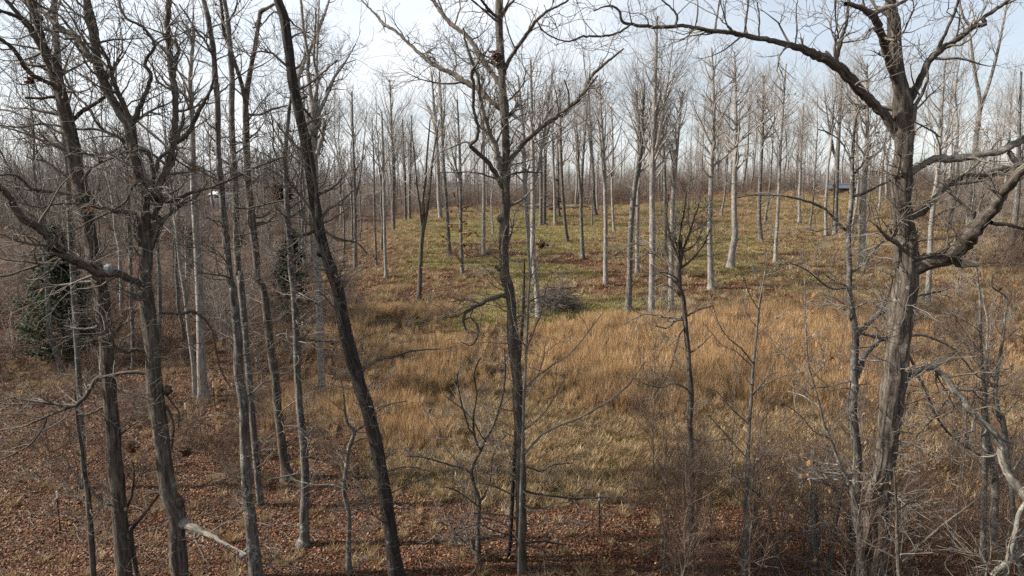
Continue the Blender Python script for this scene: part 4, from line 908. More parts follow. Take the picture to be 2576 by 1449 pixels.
MT = [
 ('poplar_tree', 'thick pale trunk at left with a pillar-straight bole, thinner of its pair leaning on it', 'P 512,1010,25 507,900,22 503,724,19 492,560,17 487,450,15 484,330,13 481,200,11 488,75,7', dict(cs=.62)),
 ('poplar_tree', 'thin whitish stem leaning left from the foot of the thick pale trunk at left', 'P 491,1000,12 488,935,11 475,825,10 467,755,10 452,650,9 440,540,7 425,420,5', dict(cs=.55, n1=18)),
 ('poplar_tree', 'dim slender trunk showing between the first two dark oaks', 'P 336,930,10 333,830,9 328,730,9 325,600,8 321,450,6 318,330,4', dict(bark=M_GREY, cs=.5, n1=22)),
 ('oak_tree', 'slim dark tree splitting into three steep stems at the left rim of the clearing', 'P 1053,760,12 1056,690,11.5 1060,620,11 1063,585,12 1066,540,8 1064,500,7 1071,453,6 1076,380,5 1082,300,3', dict(bark=M_OAK, cs=.55, n1=18, fork=('P 1062,575,8 1058,540,7 1054,505,6 1049,470,5 1046,430,5 1036,330,3', 'P 1064,585,8 1072,545,8 1078,505,6 1083,453,6 1090,390,5 1105,300,3'))),
 ('poplar_tree', 'straight grey trunk right of the three-stemmed dark tree', 'P 1131,645,11 1127,570,10 1122,500,9 1116,400,8 1111,300,6 1105,180,4', dict(bark=M_GREY, cs=.5)),
 ('poplar_tree', 'stout pale trunk standing beside the old rail fence', 'P 1108,551,11 1104,500,11 1102,440,10 1097,330,8 1085,180,4', dict(cs=.55)),
 ('oak_tree', 'thin trunk with rust brown leaves still clinging low down, left of the middle oak', 'P 1163,692,9 1161,620,8 1160,530,8 1158,430,7 1150,250,4', dict(bark=M_GREY, cs=.45, leaves=420, leaf_low=True)),
 ('poplar_tree', 'clean pale pole of a tree standing close left of the middle oak', 'P 1216,642,9.5 1217,560,9 1217,480,8 1216,350,7 1212,190,4', dict(cs=.55)),
 ('poplar_tree', 'pale trunk leaning over the left end of the brush pile', 'P 1355,797,16 1349,720,14 1342,640,13 1341,500,12 1340,350,10 1335,150,5', dict(cs=.5, n1=40)),
 ('poplar_tree', 'slightly bent pale trunk right behind the middle oak', 'P 1337,690,12 1330,600,11 1322,480,11 1316,330,9 1303,190,5', dict(cs=.5)),
 ('oak_tree', 'left one of two brown trunks touching each other behind the fallen log', 'P 1360,568,9 1361,500,9 1360,400,8 1356,250,5', dict(bark=M_GREY, cs=.5)),
 ('oak_tree', 'right one of two brown trunks touching each other behind the fallen log', 'P 1370,565,9 1370,480,9 1372,360,8 1378,230,4', dict(bark=M_OAK, cs=.5)),
 ('poplar_tree', 'short-looking pale pole standing in front of the log, right of the two brown trunks', 'P 1396,562,7 1394,480,7 1391,380,6 1388,230,3.5', dict(cs=.5)),
 ('oak_tree', 'dark slanting trunk with a ring of brown leaves heaped at its foot', 'P 1427,609,9 1421,560,8.5 1414,480,8 1411,380,7 1408,220,4', dict(bark=M_OAK, cs=.5, leaves=160)),
 ('oak_tree', 'two-toned trunk on the green grass, forked from low down', 'P 1465,653,10 1463,580,9 1462,520,8 1463,470,7 1468,380,6 1480,230,3.5', dict(bark=M_GREY, cs=.45, fork=('P 1463,520,5 1459,470,5 1455,400,4 1450,300,3',))),
 ('poplar_tree', 'pale smooth trunk on the grass right of the brush pile', 'P 1523,717,12 1524,640,11 1525,560,10.5 1521,450,9 1514,300,6 1508,200,4', dict(cs=.48, n1=40)),
 ('poplar_tree', 'thin pale crooked tree behind the smooth trunk on the grass', 'P 1545,585,7 1541,530,6 1539,470,6 1542,380,5 1538,270,3', dict(cs=.4, n1=22)),
 ('oak_tree', 'dark stubby-footed trunk on the far edge of the green grass', 'P 1497,541,10 1494,500,8 1491,430,8 1486,330,6 1480,200,3.5', dict(bark=M_OAK, cs=.5)),
 ('oak_tree', 'big bole with a dark forked upper trunk, leftmost of three at the tall grass', 'P 1580,783,16 1583,700,15 1586,620,14 1590,540,14 1600,450,12 1612,370,9 1618,300,6 1622,210,4', dict(bark=M_GREY, cs=.55, n1=40, fork=('P 1597,470,8 1608,430,7 1613,380,6 1606,300,5 1600,230,3',))),
 ('poplar_tree', 'pale pole close behind the big bole with the dark fork', 'P 1603,692,11 1603,600,10 1604,520,9 1605,400,8 1600,250,5', dict(cs=.5)),
 ('poplar_tree', 'whitest big bole of the front clearing row with bare soil round its foot', 'P 1638,813,18 1639,730,16 1641,600,15 1643,480,14 1646,300,12 1650,150,8 1654,40,5', dict(cs=.5, n1=46, blen=.25)),
 ('poplar_tree', 'last big bole of the front clearing row, beside the small twiggy tree', 'P 1688,790,14 1688,700,13 1690,600,12 1694,500,11 1702,380,9 1716,230,5', dict(cs=.5)),
 ('poplar_tree', 'grey slim trunk behind the whitest big bole', 'P 1674,645,9 1674,540,9 1671,420,8 1665,300,6 1660,190,4', dict(bark=M_GREY, cs=.5)),
 ('poplar_tree', 'pale straight trunk above the tawny tall grass, right of the small twiggy tree', 'P 1788,728,16 1786,640,14 1785,540,13 1789,420,12 1794,330,10 1794,240,8 1790,120,4', dict(cs=.48, n1=46)),
 ('poplar_tree', 'pale trunk with a crooked bend near its swollen base', 'P 1838,675,19 1842,630,17 1849,590,16 1846,525,14 1847,450,13 1850,375,11 1850,250,8 1847,130,4', dict(cs=.48, n1=46)),
 ('poplar_tree', 'grey trunk with brown leaves at its base behind the bent pale trunk', 'P 1913,611,12 1910,550,11 1910,475,10 1915,400,9 1918,325,8 1921,190,4', dict(bark=M_GREY, cs=.45, n1=40, leaves=70)),
 ('poplar_tree', 'slim white pole leaning slightly right on the grass slope', 'P 1949,663,10 1952,620,9 1955,575,8.5 1960,475,7.5 1965,375,6 1972,250,5 1978,160,3', dict(cs=.45)),
 ('oak_tree', 'brown trunk standing just below the dark roofed shed', 'P 2099,592,13 2102,525,12 2105,425,11 2112,300,8 2119,200,4', dict(bark=M_GREY, cs=.45, n1=40)),
 ('poplar_tree', 'stout white double-ridged trunk right of the shed', 'P 2168,672,19 2170,600,18 2171,550,17 2173,475,16 2178,400,13 2183,300,9 2181,160,5', dict(cs=.45, n1=46)),
 ('poplar_tree', 'white trunk half hidden behind the great oak limb at right', 'P 2332,772,14 2336,700,13 2341,640,12.5 2347,540,11 2362,425,9 2372,300,7 2379,150,4', dict(cs=.5, n1=40)),
 ('poplar_tree', 'grey trunk forking wide into two stems high up, right of the great oak', 'P 2438,590,15 2440,540,14 2442,475,13 2452,380,12 2458,320,11 2463,260,9 2450,180,7 2437,80,4', dict(bark=M_GREY, cs=.7, n1=20, blen=.2, fork=('P 2460,300,10 2468,270,9 2485,220,8 2505,150,7 2522,70,5 2535,0,4',))),
 ('poplar_tree', 'grey trunk nearest the right frame edge on the hillside', 'P 2544,645,15 2550,590,14 2557,525,13 2562,450,12 2566,300,8 2570,180,4', dict(bark=M_GREY, cs=.45)),
 ('poplar_tree', 'thin grey trunk at the back of the leafy slope left of the fence', 'P 991,582,8 989,520,7.5 988,450,7 985,320,5 980,200,3', dict(bark=M_GREY, cs=.5)),
 ('poplar_tree', 'slim pale trunk on the brown slope between the black leaning trunk and the clearing', 'P 971,699,8.5 969,640,8 967,575,8 966,450,7 960,280,4', dict(cs=.5)),
 ('poplar_tree', 'very thin pole left of the slim pale trunk on the brown slope', 'P 947,670,6 945,600,5.5 943,550,5 940,420,4 936,300,2.5', dict(bark=M_GREY, cs=.45, n1=18)),
 ('poplar_tree', 'grey trunk just right of the black leaning trunk on the brown slope', 'P 896,678,9 894,590,8.5 893,500,8 890,375,6.5 885,230,4', dict(bark=M_GREY, cs=.5)),
 ('oak_tree', 'left one of a close dark pair at the back of the leafy slope', 'P 1021,555,6 1020,500,6 1018,420,5 1012,300,3', dict(bark=M_OAK, cs=.45, n1=26)),
 ('oak_tree', 'right one of a close dark pair at the back of the leafy slope', 'P 1031,553,7 1030,500,7 1031,420,6 1036,290,3', dict(bark=M_GREY, cs=.45, n1=26)),
 ('oak_tree', 'young dark tree with rust leaves, behind the log near the middle', 'P 1407,545,5 1405,500,5 1404,440,4.5 1402,330,3', dict(bark=M_OAK, cs=.3, n1=24, leaves=420, leaf_low=True)),
 ('poplar_tree', 'white thin pole at the top of the grass slope left of the dark roofed shed', 'P 2010,560,7 2012,500,7 2016,400,6 2022,260,3.5', dict(cs=.45)),
]
for i, (nm, lb, tx, kw) in enumerate(MT):
    mid_tree(nm, lb, tx, 200 + i, **kw)

# ------------------------------------------------------------------ trees further off: one of each kind, then copies
def proto_tree(name, seed, H, r0, cs, bark, twig, n1=26, fork=False, leaves=0, fine=1.0, blen=.26):
    rng = np.random.default_rng(seed)
    K = 14
    t = np.linspace(0, 1, K)
    x = np.cumsum(rng.normal(size=K)) * 0.10; y = np.cumsum(rng.normal(size=K)) * 0.10
    T = np.stack([x - x[0], y - y[0], t * H - 0.3, r0 * (1 - 0.86 * t ** 0.9)], 1); T[0, 3] *= 1.25
    root = link(name, None)
    g = Geo(); g.tubes(T[None, :, :3], T[None, :, 3], 7)
    par = [T[int(K * cs):]]
    if fork:
        k = int(K * 0.45); d = np.array([rng.normal() * .25, rng.normal() * .25, 1.0]); s = np.linspace(0, 1, 8)
        L = np.stack([T[k, 0] + d[0] * s * H * .45, T[k, 1] + d[1] * s * H * .45, T[k, 2] + s * H * 0.48, T[k, 3] * 0.8 * (1 - 0.85 * s)], 1)
        g.tubes(L[None, :, :3], L[None, :, 3], 6); par.append(resample(L[2:], 8))
    link('trunk', g.mesh('trunk', bark), root)
    P = np.stack([resample(q, 12) for q in par]); tw = Geo()
    P1, R1 = grow(rng, P[..., :3], P[..., 3], n1, 0, 1, (45, 12), lambda L, t, r: H * blen * (0.35 + 0.8 * r.random(len(L))) * (1.15 - 0.8 * t), 6, 0.16, .22, .5, .010)
    tw.tubes(P1, R1, 3)
    P2, R2 = grow(rng, P1, R1, int(n1 * 4.2 * fine), .2, 1, (42, 12), lambda L, t, r: L * (0.3 + 0.35 * r.random(len(L))), 4, .17, .22, .6, .007, lmin=.5)
    tw.tubes(P2, R2, 3)
    P3, R3 = grow(rng, P2, R2, int(len(P2) * 2.0 * fine), .2, 1, (40, 12), lambda L, t, r: L * (0.4 + 0.4 * r.random(len(L))), 3, .17, .22, .8, .0055, lmin=.35)
    tw.tubes(P3, R3, 3)
    o = link('twigs', tw.mesh('twigs', twig), root); o['kind'] = 'stuff'
    if leaves: leaves_on(rng, P2, leaves, 0.22, M_HANG, 'dead_leaves', root, (0, 0, 0))
    root['category'] = 'tree'
    return root
protos = [proto_tree('bare_tree', 301, 20, .19, .42, M_GREY, M_TWIGP, n1=36), proto_tree('bare_tree', 302, 21, .20, .5, M_PALE, M_TWIGP, n1=34),
          proto_tree('bare_tree', 303, 18, .17, .38, M_GREY, M_TWIG, fork=True), proto_tree('bare_tree', 304, 20, .20, .45, M_OAK, M_TWIG, fork=True),
          proto_tree('bare_tree', 305, 16, .13, .35, M_GREY, M_TWIGP, n1=28), proto_tree('bare_tree', 306, 13, .11, .3, M_GREY, M_TWIG, n1=18, leaves=220)]
used = set()
rb = np.random.default_rng(77)
taken = []
def place_bg(n, sampler, weights, label, group, smin, smax, mind):
    c = 0; tries = 0
    while c < n and tries < 6000:
        tries += 1
        x, y = sampler()
        if any((x - a) ** 2 + (y - b) ** 2 < mind * mind for a, b in taken): continue
        taken.append((x, y))
        k = int(rb.choice(len(protos), p=np.array(weights) / sum(weights)))
        loc = (x, y, float(ground_z(x, y))); rz = rb.random() * 6.28; sc = smin + (smax - smin) * rb.random()
        p = protos[k]
        lb = label + (' with a few rust leaves' if k == 5 else '')
        if k not in used:
            used.add(k); p.location = loc; p.rotation_euler = (0, 0, rz); p.scale = (sc,) * 3; p['label'] = lb; p['group'] = group
        else: copy_tree(p, loc, rz, sc, lb, group)
        c += 1
def s_left():
    while True:
        pass_ = 0
        y = 34 + 150 * rb.random() ** 1.25; x = y * rb.uniform(-0.84, -0.17)
        if y < 48 and x > -0.42 * y: continue
        if abs(project(x, y, CAMZ)[0] - 556) < 16: continue
        return x, y
def s_mid():
    y = 108 + 80 * rb.random(); return y * rb.uniform(-0.18, 0.42), y
def s_right():
    y = 62 + 110 * rb.random(); return y * rb.uniform(0.40, 0.82), y
def s_near():
    y = 70 + 40 * rb.random(); return y * rb.uniform(-0.10, 0.45), y
place_bg(66, s_left, (3, 2, 3, 3, 3, 2), 'bare tree in the brown wood on the left slope', 'bare trees of the wood on the left slope', .75, 1.1, 2.2)
place_bg(56, s_mid, (4, 3, 3, 2, 3, 2), 'bare tree behind the grassy ridge', 'bare trees behind the grassy ridge', .8, 1.08, 2.2)
place_bg(40, s_right, (3, 3, 3, 2, 3, 2), 'bare tree on the wooded hillside beyond the great oak', 'bare trees on the hillside behind the great oak', .75, 1.05, 2.5)
place_bg(12, s_near, (3, 2, 1, 0, 4, 1), 'thin bare tree on the upper part of the grassy clearing', 'thin bare trees on the upper clearing', .6, .9, 3.5)

# ------------------------------------------------------------------ scattering of what nobody could count
def src_collection(name, meshes):
    c = bpy.data.collections.new(name)
    for m in meshes:
        o = bpy.data.objects.new(name, m); c.objects.link(o)
    return c
def scatter(name, pts, rot, scl, idx, coll, label=None):
    me = bpy.data.meshes.new(name)
    n = len(pts); me.vertices.add(n); me.vertices.foreach_set('co', np.asarray(pts, np.float32).ravel())
    a = me.attributes.new('rot', 'FLOAT_VECTOR', 'POINT'); a.data.foreach_set('vector', np.asarray(rot, np.float32).ravel())
    a = me.attributes.new('scl', 'FLOAT', 'POINT'); a.data.foreach_set('value', np.asarray(scl, np.float32))
    a = me.attributes.new('idx', 'INT', 'POINT'); a.data.foreach_set('value', np.asarray(idx, np.int32))
    o = link(name, me); o['kind'] = 'stuff'
    if label: o['label'] = label
    ng = bpy.data.node_groups.new(name, 'GeometryNodeTree')
    ng.interface.new_socket('Geometry', in_out='INPUT', socket_type='NodeSocketGeometry')
    ng.interface.new_socket('Geometry', in_out='OUTPUT', socket_type='NodeSocketGeometry')
    nd = ng.nodes; gi = nd.new('NodeGroupInput'); go = nd.new('NodeGroupOutput')
    ci = nd.new('GeometryNodeCollectionInfo'); ci.inputs['Collection'].default_value = coll
    ci.inputs['Separate Children'].default_value = True; ci.inputs['Reset Children'].default_value = True
    ip = nd.new('GeometryNodeInstanceOnPoints'); ip.inputs['Pick Instance'].default_value = True
    def na(nm, ty):
        q = nd.new('GeometryNodeInputNamedAttribute'); q.data_type = ty; q.inputs['Name'].default_value = nm; return q.outputs['Attribute']
    L = ng.links
    L.new(gi.outputs[0], ip.inputs['Points']); L.new(ci.outputs[0], ip.inputs['Instance'])
    L.new(na('idx', 'INT'), ip.inputs['Instance Index']); L.new(na('rot', 'FLOAT_VECTOR'), ip.inputs['Rotation']); L.new(na('scl', 'FLOAT'), ip.inputs['Scale'])
    L.new(ip.outputs[0], go.inputs[0])
    md = o.modifiers.new('scatter', 'NODES'); md.node_group = ng
    return o
def in_view(x, y, m=0.10): return np.abs(x) < (0.75 + m) * y + 2.0
def slope_tilt(x, y):
    return np.arctan((ground_z(x, y + .4) - ground_z(x, y - .4)) / .8), np.arctan((ground_z(x + .4, y) - ground_z(x - .4, y)) / .8)

def grass_tuft(seed, n, hmin, hmax, rbase, spread, w, mat, name, seed_head=False, lean=0.0):
    rng = np.random.default_rng(seed)
    a = rng.random(n) * 6.283; r = rbase * np.sqrt(rng.random(n))
    b = np.stack([r * np.cos(a), r * np.sin(a), np.full(n, -0.03)], 1)
    h = hmin + (hmax - hmin) * rng.random(n)
    a2 = a + rng.normal(size=n) * 0.9; sp = spread * (0.25 + rng.random(n)) * h
    d = np.stack([np.cos(a2) * sp + lean * h, np.sin(a2) * sp, h], 1)
    s = np.stack([np.cos(a2 + 1.57 + rng.normal(size=n)), np.sin(a2 + 1.57 + rng.normal(size=n)), np.zeros(n)], 1)
    ww = w * (0.6 + 0.8 * rng.random(n))[:, None]
    m1 = b + d * np.array([.30, .30, .55]); tp = b + d
    k = 1.15 if not seed_head else 1.5
    V = np.stack([b - s * ww * .5, b + s * ww * .5, m1 + s * ww * .5 * k, m1 - s * ww * .5 * k, tp + s * ww * .12, tp - s * ww * .12], 1)
    fc = Faces(); fc.add(V, LEAF_F, rng.random(n)); return fc.mesh(name, mat)

rs = np.random.default_rng(5)
def sample(key_fn, n, y0, y1, half=0.86, power=1.0):
    """rejection sampling of world points with density key_fn, even over the ground"""
    X, Yy = [], []
    got = 0
    while got < n:
        y = np.sqrt(y0 ** 2 + (y1 ** 2 - y0 ** 2) * rs.random(n * 2)); x = y * half * rs.uniform(-1, 1, n * 2)
        k = rs.random(n * 2) < key_fn(x, y)
        X.append(x[k]); Yy.append(y[k]); got += k.sum()
        if k.sum() == 0: break
    return np.concatenate(X)[:n], np.concatenate(Yy)[:n]
def put(name, coll, nvar, x, y, smin, smax, spin=True, label=None, dz=0.0, hfac=1.0):
    if name in ('undergrowth', 'far_woods'):               # open sight lines to the white building and the shed
        u = project(x, y, CAMZ)[0]; k = ~((np.abs(u - 556) < 34) & (y < 175) & (y > 60)) & ~((np.abs(u - 2098) < 60) & (y < 117)); x, y = x[k], y[k]
    n = len(x); z = ground_z(x, y) + dz
    if spin: rot = np.stack([rs.normal(size=n) * .05, rs.normal(size=n) * .05, rs.random(n) * 6.283], 1)
    else:
        tx, ty = slope_tilt(x, y); fl = rs.integers(0, 2, n)
        sg = 1 - 2 * fl
        rot = np.stack([tx * sg, -ty * sg, fl * math.pi], 1)
    return scatter(name, np.stack([x, y, z], 1), rot, (smin + (smax - smin) * rs.random(n)) * hfac, rs.integers(0, nvar, n), coll, label)

# dead leaves lying on the ground
lm = []
for k in range(6):
    rng = np.random.default_rng(400 + k); n = 95
    pos = np.stack([rng.uniform(-.36, .36, n), rng.uniform(-.36, .36, n), 0.012 + 0.03 * rng.random(n)], 1)
    fc = Faces(); fc.add(leaf_pieces(rng, pos, 0.060), LEAF_F, rng.random(n)); lm.append(fc.mesh('dead_leaf_patch', M_LITTER))
c_leaf = src_collection('dead_leaf_patch', lm)
def k_leaf(x, y):
    z = zones(x, y); w = 1 - np.maximum.reduce([z['lawn'] * .9, z['sedge'] * .85, z['straw'] * .75]); return np.clip(w, 0, 1)
x, y = sample(k_leaf, 6500, 12, 30); put('fallen_leaves', c_leaf, 6, x, y, .8, 1.25, spin=False)
x, y = sample(k_leaf, 6500, 30, 75); put('fallen_leaves', c_leaf, 6, x, y, 1.1, 1.9, spin=False)

# fallen sticks
sk = []
for k in range(4):
    rng = np.random.default_rng(410 + k); g = Geo(); n = 9
    P = np.zeros((n, 5, 3)); P[:, 0] = np.stack([rng.uniform(-.7, .7, n), rng.uniform(-.7, .7, n), rng.uniform(.02, .06, n)], 1); a = rng.random(n) * 6.28; L = rng.uniform(.2, 1.0, n)
    for j in range(1, 5): P[:, j] = P[:, j - 1] + np.stack([np.cos(a), np.sin(a), rng.normal(size=n) * .06], 1) * (L / 4)[:, None]; a = a + rng.normal(size=n) * .25
    g.tubes(P, np.broadcast_to((rng.uniform(.004, .013, n))[:, None], (n, 5)) * np.linspace(1, .5, 5), 4); sk.append(g.mesh('fallen_stick', M_TWIG))
c_sk = src_collection('fallen_stick', sk)
x, y = sample(k_leaf, 700, 13, 36); put('fallen_sticks', c_sk, 4, x, y, .6, 1.4, spin=False)
# leaves gathered round the feet of the clearing's trees
bx, by = [], []
for o in COL.objects:
    if o.parent is None and o.get('category') == 'tree' and o.location.y > 36:
        for k in range(6): bx.append(o.location.x + rs.normal() * .55 + .2); by.append(o.location.y + rs.normal() * .5)
put('fallen_leaves', c_leaf, 6, np.array(bx), np.array(by), 1.0, 1.7, spin=False, dz=.04)
# tall tawny grass
sm = [grass_tuft(420 + k, 75, .55, 1.25, .14, .26, .008, M_SEDGE, 'tall_grass_tuft', True, 0.06) for k in range(5)]
sm += [grass_tuft(430 + k, 60, .4, 1.0, .18, .5, .009, M_STRAW, 'tall_grass_tuft', True, -0.1) for k in range(2)]
c_sedge = src_collection('tall_grass_tuft', sm)
x, y = sample(lambda x, y: zones(x, y)['sedge'] ** 1.2 * (0.45 + 0.55 * sstep(.35, .6, fbm(x, y, 1.4, 55, 2))), 10500, 24, 50, .80)
put('tall_grass', c_sedge, 7, x, y, .6, 1.2, hfac=0.40 + 0.65 * zones(x, y)['sedge'])
# straw coloured tussocks
st_ = [grass_tuft(440 + k, 70, .12, .42, .20, .75, .013, M_STRAW, 'straw_tuft') for k in range(4)]
c_straw = src_collection('straw_tuft', st_)
x, y = sample(lambda x, y: zones(x, y)['straw'] * (0.3 + 0.7 * sstep(.35, .6, fbm(x, y, 1.7, 57, 2))), 4200, 21, 36, .80)
put('straw_grass', c_straw, 4, x, y, .7, 1.25)
x, y = sample(lambda x, y: zones(x, y)['straw'] * (0.3 + 0.7 * sstep(.4, .6, fbm(x, y, 3.0, 59, 2))), 8000, 36, 120, .82)
put('straw_grass', c_straw, 4, x, y, .8, 1.4)
# brush along the brow of the ridge
# short green and olive grass
lw = [grass_tuft(460 + k, 90, .05, .16, .42, .9, .016, M_LAWN, 'lawn_tuft') for k in range(4)]
c_lawn = src_collection('lawn_tuft', lw)
x, y = sample(lambda x, y: zones(x, y)['lawn'], 11000, 36, 112, .80); put('lawn_grass', c_lawn, 4, x, y, .9, 1.6)
x, y = sample(lambda x, y: .10 + .5 * sstep(.55, .75, fbm(x, y, 2.4, 91, 2)), 2200, 13, 40, .84); put('straw_grass', c_straw, 4, x, y, .35, .95)
x, y = sample(lambda x, y: zones(x, y)['straw'] * (1 - zones(x, y)['sedge']), 1300, 22, 34, .6); put('lawn_grass', c_lawn, 4, x, y, .8, 1.2)

# brush: leafless thickets
def shrub(seed, H, nst, mat, name, n2=5, fine=1.0, r=0.010):
    rng = np.random.default_rng(seed); g = Geo()
    a = rng.random(nst) * 6.283
    P = np.zeros((nst, 7, 3)); d = np.stack([np.cos(a) * .35 * rng.random(nst), np.sin(a) * .35 * rng.random(nst), np.ones(nst)], 1)
    P[:, 0] = np.stack([np.cos(a) * .25 * rng.random(nst), np.sin(a) * .25 * rng.random(nst), np.full(nst, -.1)], 1)
    h = H * (0.55 + .5 * rng.random(nst))
    for k in range(1, 7):
        P[:, k] = P[:, k - 1] + d * (h / 6)[:, None]; d = d + rng.normal(size=(nst, 3)) * .16; d[:, 2] = np.abs(d[:, 2]); d /= np.linalg.norm(d, axis=1, keepdims=True)
    R = (r * (1 - .7 * np.linspace(0, 1, 7)))[None] * (0.7 + .7 * rng.random(nst))[:, None]
    g.tubes(P, R, 3)
    P2, R2 = grow(rng, P, R, int(nst * n2 * fine), .15, 1, (48, 14), lambda L, t, q: L * (0.22 + .3 * q.random(len(L))), 4, .2, .15, .65, .004, lmin=.2)
    g.tubes(P2, R2, 3)
    P3, R3 = grow(rng, P2, R2, int(len(P2) * 2.2 * fine), .2, 1, (45, 14), lambda L, t, q: L * (0.35 + .4 * q.random(len(L))), 3, .2, .15, .8, .0035, lmin=.15)
    g.tubes(P3, R3, 3)
    return g.mesh(name, mat), P2
sh = [shrub(500 + k, 2.6 + .5 * k, 9, (M_SHRUB, M_SHRUB, M_TWIG, M_SHRUB, M_TWIGP)[k], 'thicket_shrub', r=0.018)[0] for k in range(5)]
c_shrub = src_collection('thicket_shrub', sh)
def k_wood(x, y):
    xe = x / y; n = fbm(x, y, 7, 71)
    left = (1 - sstep(-.30, -.17, xe + (n - .5) * .12)) * sstep(33, 44, y + (n - .5) * 8)
    right = sstep(.50, .62, xe + (n - .5) * .15) * sstep(34, 46, y) * .8
    back = sstep(112, 120, y)
    return np.clip(np.maximum.reduce([left, right, back * .8]) * (0.12 + .88 * sstep(.42, .58, n)), 0, 1)
x, y = sample(k_wood, 2100, 32, 130, .86); put('undergrowth', c_shrub, 5, x, y, .6, 1.15)
x, y = sample(k_wood, 1900, 120, 260, .86); put('undergrowth', c_shrub, 5, x, y, .8, 1.6)
# low brown briars and weeds round the foreground
br = [shrub(520 + k, .9 + .25 * k, 8, M_SHRUB, 'briar_clump', r=0.006)[0] for k in range(4)]
c_br = src_collection('briar_clump', br)
x, y = sample(lambda x, y: sstep(98, 106, y + 10 * (fbm(x, y, 9, 95) - .5)) * (1 - sstep(116, 120, y)) * sstep(.35, .65, fbm(x, y, 6, 97)), 420, 90, 122, .8); put('briar_undergrowth', c_br, 4, x, y, .7, 1.6)
def k_briar(x, y):
    n = fbm(x, y, 3.0, 81)
    r_ = sstep(3, 7, x) * (1 - sstep(26, 31, y)); l_ = (1 - sstep(-7, -3, x)) * sstep(22, 26, y) * (1 - sstep(44, 52, y)); m_ = sstep(23, 26, y) * (1 - sstep(31, 34, y)) * .22
    rr = sstep(12, 15, x) * (1 - sstep(44, 50, y)) * .7
    return np.clip(np.maximum.reduce([r_, l_ * .8, m_, rr]) * (0.2 + .8 * sstep(.4, .6, n)), 0, 1)
x, y = sample(k_briar, 800, 13, 50, .84); put('briar_undergrowth', c_br, 4, x, y, .6, 1.3)
rd = [shrub(540 + k, 1.2 + .3 * k, 4, M_RED, 'red_briar', r=0.006)[0] for k in range(2)]
c_rd = src_collection('red_briar', rd)
x, y = sample(lambda x, y: sstep(5.5, 7, x) * (1 - sstep(11, 13, x)) * (1 - sstep(21.5, 23, y)) * .9, 30, 16, 23, .7); put('red_briar_undergrowth', c_rd, 2, x, y, .8, 1.3)
# the far woods
fm = []
for k in range(4):
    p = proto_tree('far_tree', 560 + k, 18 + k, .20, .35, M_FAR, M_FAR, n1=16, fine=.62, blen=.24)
    g_ = [c.data for c in p.children]
    import bmesh
    bm = bmesh.new()
    for d_ in g_: bm.from_mesh(d_)
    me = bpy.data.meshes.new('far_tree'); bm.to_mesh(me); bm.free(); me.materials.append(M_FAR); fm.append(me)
    for c in list(p.children): bpy.data.objects.remove(c)
    bpy.data.objects.remove(p)
c_far = src_collection('far_tree', fm)
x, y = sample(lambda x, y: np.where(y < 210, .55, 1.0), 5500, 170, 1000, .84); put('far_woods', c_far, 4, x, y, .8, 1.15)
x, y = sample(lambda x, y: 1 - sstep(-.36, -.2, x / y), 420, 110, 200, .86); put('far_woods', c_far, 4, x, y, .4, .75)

bx = at_depth(556, 500, 152)[0][0] + rs.uniform(-4, 4, 26); by = rs.uniform(146, 157, 26)
put('briar_undergrowth', c_br, 4, bx, by, 1.1, 1.7)
# ------------------------------------------------------------------ saplings of the lower right thicket
def proto_sapling(seed, H, r0, leaves=0, mat=M_GREY):
    rng = np.random.default_rng(seed); root = link('thin_sapling', None)
    K = 12; t = np.linspace(0, 1, K)
    x = np.cumsum(rng.normal(size=K)) * .05; y = np.cumsum(rng.normal(size=K)) * .05
    T = np.stack([x - x[0], y - y[0], t * H - .1, r0 * (1 - .85 * t)], 1)
    g = Geo(); g.tubes(T[None, :, :3], T[None, :, 3], 6); link('trunk', g.mesh('trunk', mat), root)
    tw = Geo()
    P1, R1 = grow(rng, T[None, :, :3], T[None, :, 3], 22, .2, 1, (50, 12), lambda L, t, q: H * .36 * (0.4 + .7 * q.random(len(L))) * (1.2 - .7 * t), 6, .12, .25, .5, .005)
    tw.tubes(P1, R1, 3)
    P2, R2 = grow(rng, P1, R1, 80, .2, 1, (42, 12), lambda L, t, q: L * (0.3 + .35 * q.random(len(L))), 4, .15, .2, .65, .003, lmin=.12); tw.tubes(P2, R2, 3)
    P3, R3 = grow(rng, P2, R2, 90, .2, 1, (42, 12), lambda L, t, q: L * (0.35 + .35 * q.random(len(L))), 3, .15, .2, .8, .0028, lmin=.1); tw.tubes(P3, R3, 3)
    o = link('twigs', tw.mesh('twigs', M_SHRUB), root); o['kind'] = 'stuff'
    if leaves: leaves_on(rng, P2, leaves, .10, M_TANLEAF, 'dead_leaves', root, (0, 0, 0))
    root['category'] = 'sapling'; return root
ps = [proto_sapling(601, 4.2, .022), proto_sapling(602, 5.2, .028), proto_sapling(603, 3.2, .018, 26), proto_sapling(604, 4.6, .024, 0, M_OAK), proto_sapling(605, 6.0, .03)]
usedp = set()
def sap(x, y, k, sc, label, group):
    loc = (x, y, float(ground_z(x, y))); rz = rb.random() * 6.28
    lb = label + (' with tan leaves' if k == 2 else '')
    if k not in usedp:
        usedp.add(k); p = ps[k]; p.location = loc; p.rotation_euler[2] = rz; p.scale = (sc,) * 3; p['label'] = lb; p['group'] = group
    else: copy_tree(ps[k], loc, rz, sc, lb, group)
for i in range(62):
    y = 14.5 + 10.5 * rb.random(); x = y * rb.uniform(.20, .77)
    sap(x, y, int(rb.integers(0, 5)), rb.uniform(.6, 1.15), 'thin leafless sapling in the lower right thicket', 'thin saplings in the lower right thicket')
for i in range(14):
    y = 25 + 18 * rb.random(); x = y * rb.uniform(.45, .75)
    sap(x, y, int(rb.integers(0, 5)), rb.uniform(.7, 1.2), 'thin leafless sapling on the right edge of the tawny grass', 'thin saplings at the right edge of the tawny grass')
